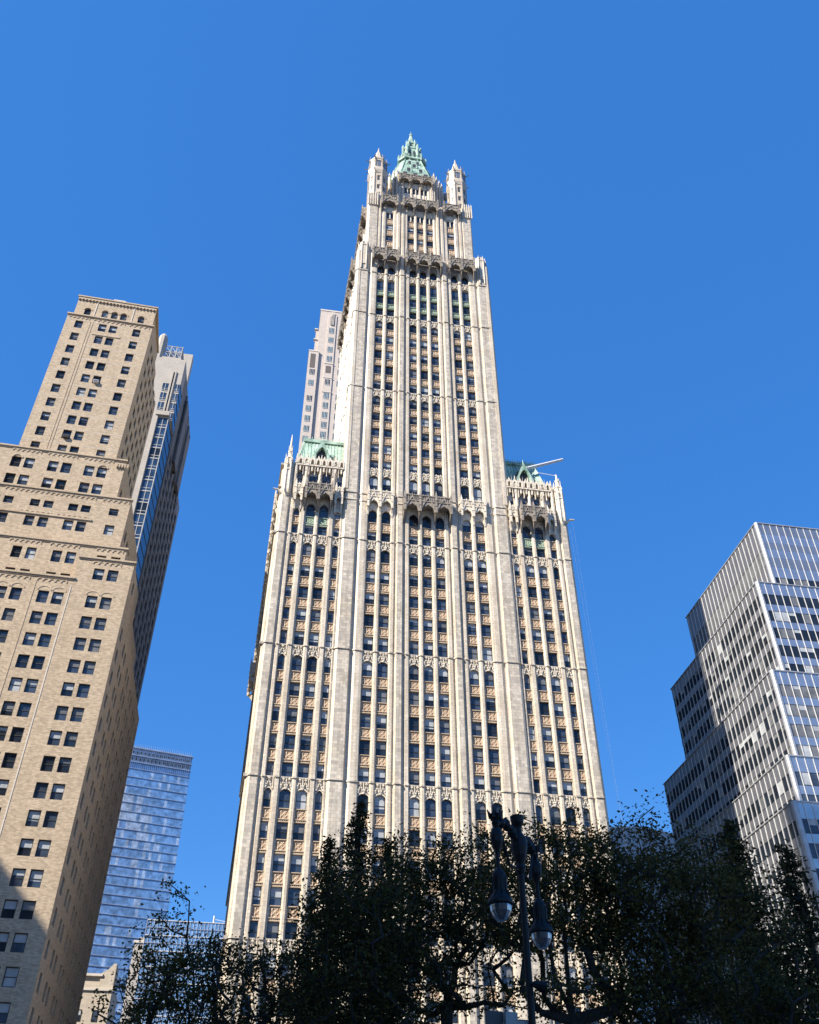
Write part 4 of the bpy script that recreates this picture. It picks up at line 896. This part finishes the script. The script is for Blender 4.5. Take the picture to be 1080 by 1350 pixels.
# ================================================================== low things between the big ones
LG = Thing('glass_office_building', 'low glass office building with a gridded top storey behind the left tree', 'office building', (-36, 180, 0))
fr = Fr((-50, 170), (-26, 170.5)); m = MB(); m.box(fr, 0, 24, 0, 76.3, -20, 0, 0, back=True); LG.add('wall', m, [SKYGL])
for k in range(19):
    z = 76.3-k*2.0; m = MB(); m.box(fr, 0, 24, z-.14, z+.04, 0, .18); LG.add('floor_line', m, [WHITEM if k % 2 == 0 else STEEL])
for j in range(25): m = MB(); m.box(fr, j-.035, j+.035, 36, 76.2, 0, .14); LG.add('mullion', m, [WHITEM])
m = MB(); m.tube([(-31.7, 172, 76), (-31.7, 172, 78.6)], .3, 6); m.tube([(-31.5, 172, 77.6), (-27.5, 172, 77.0)], .12, 5); LG.add('roof_mast', m, [WHITEM]); LG.finish()
LB_ = Thing('limestone_building', 'low cream limestone building with a stepped roof beside the foot of the brick tower', 'building', (-56, 128, 0))
fr = Fr((-66, 120), (-49.8, 120.2)); m = MB(); m.box(fr, 0, 16.2, 0, 49, -14, 0, 0, back=True); m.box(fr, 0, 13.4, 49, 51.2, -12, -.3); m.prism(fr, [(13.2, 49), (13.2, 51.3), (14.6, 52.2), (15.6, 53.4), (16.2, 53.4), (16.2, 49)], -6, 0); LB_.add('wall', m, [masonry('cream_limestone', (.56, .49, .40), (.50, .44, .36), (.4, .36, .3), 1.2, .6)])
m = MB(); m.box(fr, -.2, 13.6, 50.7, 51.2, -.4, .3); m.box(fr, -.2, 16.4, 47.8, 48.3, -.2, .3); LB_.add('cornice', m, [LSTONE])
for z in (44, 40, 36, 32, 28):
    for u in (4, 7, 10, 13.5): window(LB_, fr, u, 1.2, z-2.2, z, wg=.03, mats=WM)
LB_.finish()
MB_ = Thing('pale_stone_block', 'pale stone block peeping through the left tree below the blue glass tower', 'building', (-51, 205, 0))
fr = Fr((-56, 200), (-48, 200)); m = MB(); m.box(fr, 0, 8, 0, 78, -12, 0, 0, back=True); m.box(fr, 1.5, 5.5, 78, 79.2, -8, -.5); MB_.add('wall', m, [GSTONE])
m = MB(); m.box(fr, -.2, 8.2, 77.4, 78.1, -.3, .3); MB_.add('cornice', m, [LSTONE]); MB_.finish()
CG = Thing('curved_roof_building', 'grey building with a gently curved roof line between the cream skyscraper and the gridded block', 'building', (115, 220, 0))
fr = Fr((96, 200), (131, 200)); m = MB()
arc = [(x, 120.2+2.8*math.sin(math.pi*min(1, max(0, (x+4)/40)))) for x in np.linspace(0, 35, 15)]
m.prism(fr, [(0, 0)]+arc+[(35, 0)], -25, 0); CG.add('wall', m, [plain('blue_grey_panel', (.33, .36, .40), .5, .1, .2)])
m = MB()
for a, b_ in zip(arc[:-1], arc[1:]): m.prism(fr, [a, b_, (b_[0], b_[1]+.5), (a[0], a[1]+.5)], -.5, .25)
CG.add('roof_edge', m, [WHITEM])
m = MB()
for k in range(12): m.box(fr, .5+k*3-.05, .5+k*3+.05, 60, 120, 0, .08)
CG.add('panel_joint', m, [PANEL2]); CG.finish()

# ================================================================== buildings behind and beside the camera (they shade the park), and an added unseen blocker
sa, ca = math.sin(SUN_A), math.cos(SUN_A)
def sr(s, r): return np.array([r*sa+s*ca, r*ca-s*sa])      # s across the sun, r along it
def block(name, label, s0, s1, r, dep, h, mat):
    T = Thing(name, label, 'office tower', (*sr((s0+s1)/2, r-dep/2), 0)); a, b_ = sr(s1, r), sr(s0, r)
    fr = Fr(b_, a); fr = fr if fr.n@np.array([sa, ca]) > 0 else Fr(a, b_); L = s1-s0
    m = MB(); m.box(fr, 0, L, 0, h, -dep, 0, 0, back=True); T.add('wall', m, [mat])
    m = MB(); m.box(fr, -.5, L+.5, h-1.5, h+.8, -1, .8); T.add('cornice', m, [LSTONE])
    g = MB()
    for k in range(int(h/3.8)-1):
        for j in range(int(L/3.4)): g.box(fr, 1+j*3.4, 2.6+j*3.4, 5+k*3.8, 7.2+k*3.8, -.1, .05, 0)
    tag(g.build('window', [GL1], T.o, T.org), kind='stuff'); T.finish()
block('slender_tower', 'slender pale tower far to the left of the camera, outside the picture', 25.2, 49, -131, 24, 200, GSTONE)
block('park_side_tower', 'broad masonry tower beside the park, outside the picture to the left', 44, 116, -150, 28, 122, GSTONE)
HB = Thing('hidden_light_blocker', 'added dark light blocker, unseen behind the cream skyscraper', 'office block', (13, 95, 0))  # added unseen mass, keeps sky light off the gridded block's shaded side
m = MB(); m.box(Fr((-4, 60), (26, 60)), 0, 30, 0, 175, -66, 0, 0, back=True); HB.add('wall', m, [BLOCKER_DARK])
m = MB(); m.box(Fr((-4, 60), (26, 60)), -.4, 30.4, 174, 176, -1, .4); HB.add('cornice', m, [BLOCKER_DARK])
g = MB(); fr = Fr((26, 60), (26, 126))
for k in range(44):
    for j in range(20): g.box(fr, 1+j*3.2, 2.8+j*3.2, 5+k*3.8, 7.4+k*3.8, -.1, .05)
tag(g.build('window', [GL1], HB.o, HB.org), kind='stuff'); HB.finish()
E2 = Thing('corner_office_building', 'brick office building across the street from the tan brick tower, outside the picture', 'office building', (-135, -50, 0))
fr = Fr((-116, -80), (-116, -22)); m = MB(); m.box(fr, 0, 58, 0, 104, -34, 0, 0, back=True); E2.add('wall', m, [BRICK])
m = MB(); m.box(fr, -.5, 58.5, 102.5, 104.3, -1, .6); E2.add('cornice', m, [LSTONE])
g = MB()
for k in range(24):
    for j in range(16): g.box(fr, 2+j*3.5, 3.6+j*3.5, 5+k*4, 7.2+k*4, -.1, .05)
tag(g.build('window', [GL1], E2.o, E2.org), kind='stuff'); E2.finish()

# ================================================================== street lamp
LP = at(690, 1190, 19.0)
lamp = Thing('street_lamp', 'black twin armed ornamental street lamp with two hanging glass lanterns in front of the trees', 'street lamp', (LP[0], LP[1], .14))
x, y = LP[0], LP[1]
zc = at(690, 1112, 19.0)[2]                        # height of the arm hub
pole = MB(); pole.lathe((x, y, 0), [(.30, .14), (.30, .5), (.24, .6), (.24, 1.1), (.2, 1.2), (.16, 1.4), (.11, 2.2), (.10, 3.4), (.14, 3.45), (.14, 3.6), (.09, 3.7), (.085, 4.2), (.12, 4.28), (.085, 4.4), (.07, 4.6), (.06, zc-.4)], 14)
lamp.add('pole', pole, [BLACKP], smooth=True)
hub = MB(); hub.lathe((x, y, zc), [(.08, -.6), (.11, -.5), (.08, -.42), (.14, -.26), (.175, -.08), (.165, .1), (.085, .22), (.075, .32), (.13, .42), (.15, .56), (.06, .56), (.02, .62)], 14); lamp.add('finial_hub', hub, [BLACKP], smooth=True)
PL = at(659.5, 1184, 18.05); PR_ = at(713, 1222, 19.9)
dirv = (PR_-PL)[:2]; dirv /= np.linalg.norm(dirv)
for k, (tp_, sg) in enumerate(((PL, -1), (PR_, 1))):
    e = np.array([tp_[0], tp_[1]]); zb = tp_[2]
    arm = MB(); P0 = np.array([x, y, zc-.05]); P1 = np.array([e[0], e[1], zb+1.42])
    pts = [P0*(1-t)+P1*t+np.array([0, 0, .22*math.sin(math.pi*t)]) for t in np.linspace(0, 1, 9)]
    arm.tube(pts, [.065]*3+[.06]*3+[.055, .06, .06], 8)
    q = np.array([x, y, zc-.55]); arm.tube([q, q*.5+P1*.5-np.array([0, 0, .35]), P1*.85+P0*.15], [.035, .03, .03], 6)        # scroll brace
    for t in (.3, .55, .8): c_ = P0*(1-t)+P1*t; arm.lathe((c_[0], c_[1], c_[2]+.2*math.sin(math.pi*t)), [(.02, -.14), (.095, -.05), (.095, .05), (.02, .14)], 8)
    c_ = (e[0], e[1], zb+1.18); arm.lathe(c_, [(.03, -.36), (.065, -.27), (.125, -.13), (.13, .0), (.095, .12), (.05, .18), (.085, .25), (.065, .32), (.13, .42), (.04, .40), (.025, .52)], 12)   # ball and crown finial
    for j in range(6): a = j*math.pi/3; arm.tube([(c_[0]+.1*math.cos(a), c_[1]+.1*math.sin(a), c_[2]+.34), (c_[0]+.16*math.cos(a), c_[1]+.16*math.sin(a), c_[2]+.52)], [.04, .012], 4)
    lamp.add('arm', arm, [BLACKP], smooth=True)
    h = MB(); h.lathe((e[0], e[1], zb), [(.04, .95), (.04, .56), (.08, .52), (.125, .45), (.145, .37), (.14, .12), (.17, .05), (.225, -.02), (.25, -.08), (.25, -.12), (.21, -.14)], 16)
    for j in range(8): a = j*math.pi/4; h.tube([(e[0]+.145*math.cos(a), e[1]+.145*math.sin(a), zb+.38), (e[0]+.14*math.cos(a), e[1]+.14*math.sin(a), zb+.12), (e[0]+.225*math.cos(a), e[1]+.225*math.sin(a), zb-.03)], .016, 4)
    g = MB(); g.lathe((e[0], e[1], zb), [(.205, -.135), (.207, -.17), (.195, -.25), (.15, -.34), (.085, -.41), (.03, -.43)], 16)
    lamp.add('lantern', h, [BLACKP], [('lens', g, [LENS])], smooth=True)
m = MB(); q = at(712, 1300, 18.9); m.tube([(x, y, q[2]+.05), (q[0]-.1, q[1], q[2]+.03)], .04, 6); m.tube([(q[0]-.12, q[1], q[2]+.03), (q[0]+.1, q[1], q[2]-.02)], [.06, .12], 8); lamp.add('spotlight', m, [BLACKP])
lamp.finish()
for px, py, wd, hh, col, lab in ((654, 1343, .3, .26, DARKMETAL, 'small dark box fixed left of the lamp post at the bottom edge'), (676, 1346, .24, .3, plain('grey_sign_paint', (.3, .31, .3), .5), 'small pale grey sign plate on the lamp post at the bottom edge')):
    q = at(px, py, 18.8); fr = Fr((q[0]-wd/2, q[1]), (q[0]+wd/2, q[1]+.05)); m = MB(); m.box(fr, 0, wd, q[2]-hh/2, q[2]+hh/2, -.12, 0, 0, back=True); m.box(fr, 0, max(wd, x-q[0]+wd/2), q[2]-.03, q[2]+.03, -.08, -.05, 0)
    tag(m.build('pole_sign' if wd < .29 else 'control_box', [col]), lab, 'sign' if wd < .29 else 'box')

# ================================================================== trees
def mesh_np(name, V, nf, k, mats, parent, org):
    me = bpy.data.meshes.new(name); V = V-np.array(org)
    me.vertices.add(len(V)); me.vertices.foreach_set('co', V.astype(np.float32).ravel())
    me.loops.add(nf*k); me.loops.foreach_set('vertex_index', np.arange(nf*k, dtype=np.int32))
    me.polygons.add(nf); me.polygons.foreach_set('loop_start', np.arange(0, nf*k, k, dtype=np.int32)); me.polygons.foreach_set('loop_total', np.full(nf, k, dtype=np.int32))
    me.update(calc_edges=True); me.validate()
    for mt in mats: me.materials.append(mt)
    o = bpy.data.objects.new(name, me); COL.objects.link(o); o.parent = parent; return o
def leaves(C, size, g, droop=0., long=1.):
    n = len(C); a = g.normal(size=(n, 3)); a[:, 2] = a[:, 2]*.7-droop; a /= np.linalg.norm(a, axis=1)[:, None]
    b = g.normal(size=(n, 3)); b -= (b*a).sum(1)[:, None]*a; b /= np.linalg.norm(b, axis=1)[:, None]
    s = size*g.uniform(.6, 1.25, n)[:, None]; nrm = np.cross(a, b)
    L, W = a*s*long, b*s*.62
    return np.stack([C-L*.55, C-L*.05+W*.5+nrm*s*.12, C+L*.55, C-L*.05-W*.5+nrm*s*.12], 1).reshape(-1, 3)
def in_crown(P, blobs):
    k = np.zeros(len(P), bool)
    for c, r in blobs: k |= (((P-c)/r)**2).sum(1) < 1
    return k
def broadleaf(label, base, blobs, seed, ntw, per, lsize, mat, spread=.5, group='park trees along the bottom of the picture', name='broadleaf_tree', trunk_r=.22, first=.32):
    g = np.random.default_rng(seed); org = (base[0], base[1], .14)
    T = Thing(name, label, 'tree', org, group)
    blobs = [(np.array(c, float), np.array(r, float)) for c, r in blobs]
    zt = max(c[2]+r[2]*.6 for c, r in blobs); zl = min(c[2]-r[2] for c, r in blobs)
    # targets spread through the crown, denser near the shell
    T_ = []
    vol = np.array([r.prod() for _, r in blobs]); vol /= vol.sum()
    while len(T_) < ntw:
        i = g.choice(len(blobs), p=vol); c, r = blobs[i]; d = g.normal(size=3); d /= np.linalg.norm(d); T_.append(c+d*r*g.uniform(.25, 1)**.45*(1+.13*math.sin(5*d[0]+seed)+.12*math.sin(7*d[2]+3*d[1])))
    T_ = np.array(T_); 
    trunk = [np.array([base[0], base[1], .14])]; top = np.array([np.mean([c[0] for c, _ in blobs]), np.mean([c[1] for c, _ in blobs]), zt*.8]); 
    for t in np.linspace(.12, 1, 9): trunk.append(trunk[0]*(1-t)+top*t+np.array([g.normal()*.12, g.normal()*.12, 0])*(t*1.5))
    nodes_ = [p for p in trunk]; par = [-1]+list(range(len(trunk)-1)); order = np.argsort(np.linalg.norm(T_-(trunk[4]), axis=1))
    pos = list(nodes_)
    for i in order:
        p = T_[i]; A_ = np.array(pos); dd = np.linalg.norm(A_-p, axis=1)+np.maximum(0, A_[:, 2]-p[2]+.2)*1.5+(A_[:, 2] < zl*.8)*3
        j = int(np.argmin(dd)); q = pos[j]; n = max(1, int(np.linalg.norm(p-q)/.7)); pj = j
        for s_ in range(1, n+1):
            t = s_/n; pos.append(q*(1-t)+p*t+np.array([g.normal()*.06, g.normal()*.06, .18*math.sin(math.pi*t)])*(1 if s_ < n else 0)); par.append(pj); pj = len(pos)-1
    pos = np.array(pos); w_ = np.zeros(len(pos)); ch = np.zeros(len(pos))
    for i in range(len(pos)-1, 0, -1):
        if w_[i] == 0: w_[i] = 1
        w_[par[i]] += w_[i]
    rad = np.clip(.72*trunk_r*np.sqrt(w_/w_[0]), .012, None)
    m = MB()
    for i in range(1, len(pos)): m.tube([pos[par[i]], pos[i]], [min(rad[par[i]], rad[i]*1.5), rad[i]], 5 if rad[i] > .04 else 3)
    T.add('trunk', m, [BARK])
    C = np.repeat(T_, per, 0)+np.clip(g.normal(size=(ntw*per, 3)), -1.5, 1.5)*spread*g.uniform(.45, 1.3, ntw).repeat(per)[:, None]*np.array([1, 1, .75])
    T.finish(); mesh_np('crown', leaves(C, lsize, g), len(C), 4, [mat], T.o, org)
def conifer(label, base, h, rad, seed, n_wh, per, mat, droop=.25, lsize=.13, z0=2., name='conifer_tree', up=.0, dens=9, power=.85, group='conifers among the park trees'):
    g = np.random.default_rng(seed); org = (base[0], base[1], .14); T = Thing(name, label, 'tree', org, group)
    m = MB(); m.tube([(base[0], base[1], .14), (base[0]+.1, base[1], h*.5), (base[0], base[1], h)], [.26, .15, .02], 7); C = []
    for k in range(n_wh):
        t = (k+.5)/n_wh; z = z0+(h-z0)*t; L0 = rad*(1-t)**power+.06
        for j in range(per):
            a = g.uniform(0, 2*math.pi); L = L0*g.uniform(.55, 1.12); d = np.array([math.cos(a), math.sin(a), up])
            p0 = np.array([base[0], base[1], z+g.normal()*.12]); pts = [p0+d*L*s_+np.array([0, 0, -droop*L*s_**2+.12*L*s_]) for s_ in (0, .35, .7, 1)]
            m.tube(pts, [.045*(1-t)+.015, .03, .02, .008], 3)
            nn = int(dens*L)+4; s_ = g.uniform(.12, 1.05, nn); q = p0+d*(L*s_)[:, None]; q[:, 2] += -droop*L*s_**2+.12*L*s_
            for r_ in range(5): C.append(q+g.normal(size=(nn, 3))*np.array([.11, .11, .09])*(1+.9*L0))
    T.add('trunk', m, [BARK]); T.finish(); C = np.concatenate(C)
    mesh_np('crown', leaves(C, lsize, g, .35, 1.5), len(C), 4, [mat], T.o, org)
def blob(px, py, D, rx, rz, ry=None): return (at(px, py, D), (rx, ry or rx, rz))
def gnd(px, py, D): p = at(px, py, D); return (p[0], p[1])
broadleaf('loose leafed tree in front of the blue glass tower at lower left', gnd(262, 1350, 34), [blob(228, 1200, 34, .65, 1.1), blob(225, 1255, 34, 1.3, .9), blob(262, 1292, 34, 1.8, 1.1), blob(195, 1300, 34, 1.3, .9), blob(150, 1332, 34, 1.0, .7), blob(285, 1245, 34, .7, .6), blob(235, 1345, 34, 2.3, .9)], 3, 210, 34, .125, LEAF1, .3)
broadleaf('thin dark tree before the left foot of the cream skyscraper', gnd(296, 1350, 32), [blob(330, 1262, 32, 1.5, .6), blob(372, 1288, 32, 1.3, .8), blob(310, 1308, 32, 1.2, .8), blob(395, 1330, 32, 1.1, .7), blob(330, 1340, 32, 1.3, .6)], 5, 130, 30, .12, LEAF2, .3)
conifer('tallest dark pointed conifer, its tip against the cream facade', gnd(475, 1056, 36), at(475, 1056, 36)[2], 4.4, 11, 32, 6, NEEDLE, .25, .12, 3, up=.3, dens=7.5, power=.95)
conifer('smaller pointed conifer just left of the tallest one', gnd(436, 1104, 35.5), at(436, 1104, 35.5)[2], 2.9, 13, 26, 6, NEEDLE, .25, .12, 3, up=.3, power=.9)
conifer('small pointed conifer just right of the tallest one', gnd(513, 1110, 35), at(513, 1110, 35)[2], 2.6, 14, 26, 6, NEEDLE, .25, .12, 3, up=.3, power=.9)
broadleaf('dark dense tree filling the gap left of the street lamp', gnd(560, 1350, 33), [blob(556, 1145, 33, 1.4, 1.2), blob(608, 1150, 33, 1.4, 1.1), blob(580, 1190, 33, 2.5, 1.2), blob(643, 1128, 33, 1.1, 1.1), blob(625, 1215, 33, 1.9, 1.0), blob(550, 1235, 33, 2.0, 1.0), blob(590, 1250, 33, 2.2, .8), blob(590, 1310, 33, 2.2, .5)], 17, 380, 46, .12, LEAF2, .32, trunk_r=.3)
broadleaf('wide tree whose top edge rises behind the street lamp', gnd(740, 1350, 30), [blob(688, 1103, 30, 1.1, 1.0), blob(755, 1108, 30, 1.4, 1.0), blob(720, 1150, 30, 2.3, 1.2), blob(800, 1140, 30, 1.5, 1.2), blob(772, 1190, 30, 2.2, 1.1), blob(682, 1190, 30, 1.8, 1.1), blob(725, 1235, 30, 2.0, .7), blob(760, 1310, 30, 2.4, .6)], 19, 400, 42, .12, LEAF1, .32, trunk_r=.3)
broadleaf('very dark dense tree between the lamp and the gridded block', gnd(880, 1350, 31), [blob(868, 1093, 31, .8, .9), blob(850, 1130, 31, 1.5, 1.1), blob(905, 1135, 31, 1.3, 1.1), blob(880, 1190, 31, 2.5, 1.4), blob(932, 1205, 31, 1.4, 1.4), blob(850, 1250, 31, 2.3, 1.3), blob(915, 1275, 31, 2.2, 1.3), blob(870, 1325, 31, 2.6, 1.1)], 23, 420, 54, .125, LEAF1, .38, trunk_r=.32)
conifer('dark drooping conifer in front of the gridded block', gnd(960, 1085, 38), at(960, 1085, 38)[2], 3.0, 29, 30, 7, NEEDLE, .25, .13, 3, dens=9, up=.1, power=.7)
conifer('small pointed conifer at the right edge of the picture', gnd(1036, 1118, 37), at(1036, 1118, 37)[2], 3.0, 31, 26, 6, NEEDLE, .25, .13, 3, dens=8, up=.1, power=.8)
broadleaf('low leafy tree in the bottom right corner', gnd(1050, 1400, 29), [blob(1000, 1300, 29, 1.3, .8), blob(1040, 1240, 29, .8, .7), blob(1060, 1335, 29, 1.5, .8), blob(985, 1345, 29, 1.4, .7)], 37, 110, 40, .12, LEAF2, .32)
broadleaf('dark tree under the pointed conifers at the bottom', gnd(455, 1350, 30), [blob(472, 1195, 30, 1.8, 1.2), blob(432, 1225, 30, 1.4, 1.1), blob(520, 1205, 30, 1.4, 1.3), blob(460, 1275, 30, 2.2, 1.2), blob(525, 1280, 30, 1.5, 1.0), blob(420, 1320, 30, 1.4, .9), blob(490, 1340, 30, 1.8, .8)], 41, 300, 44, .12, LEAF2, .36)
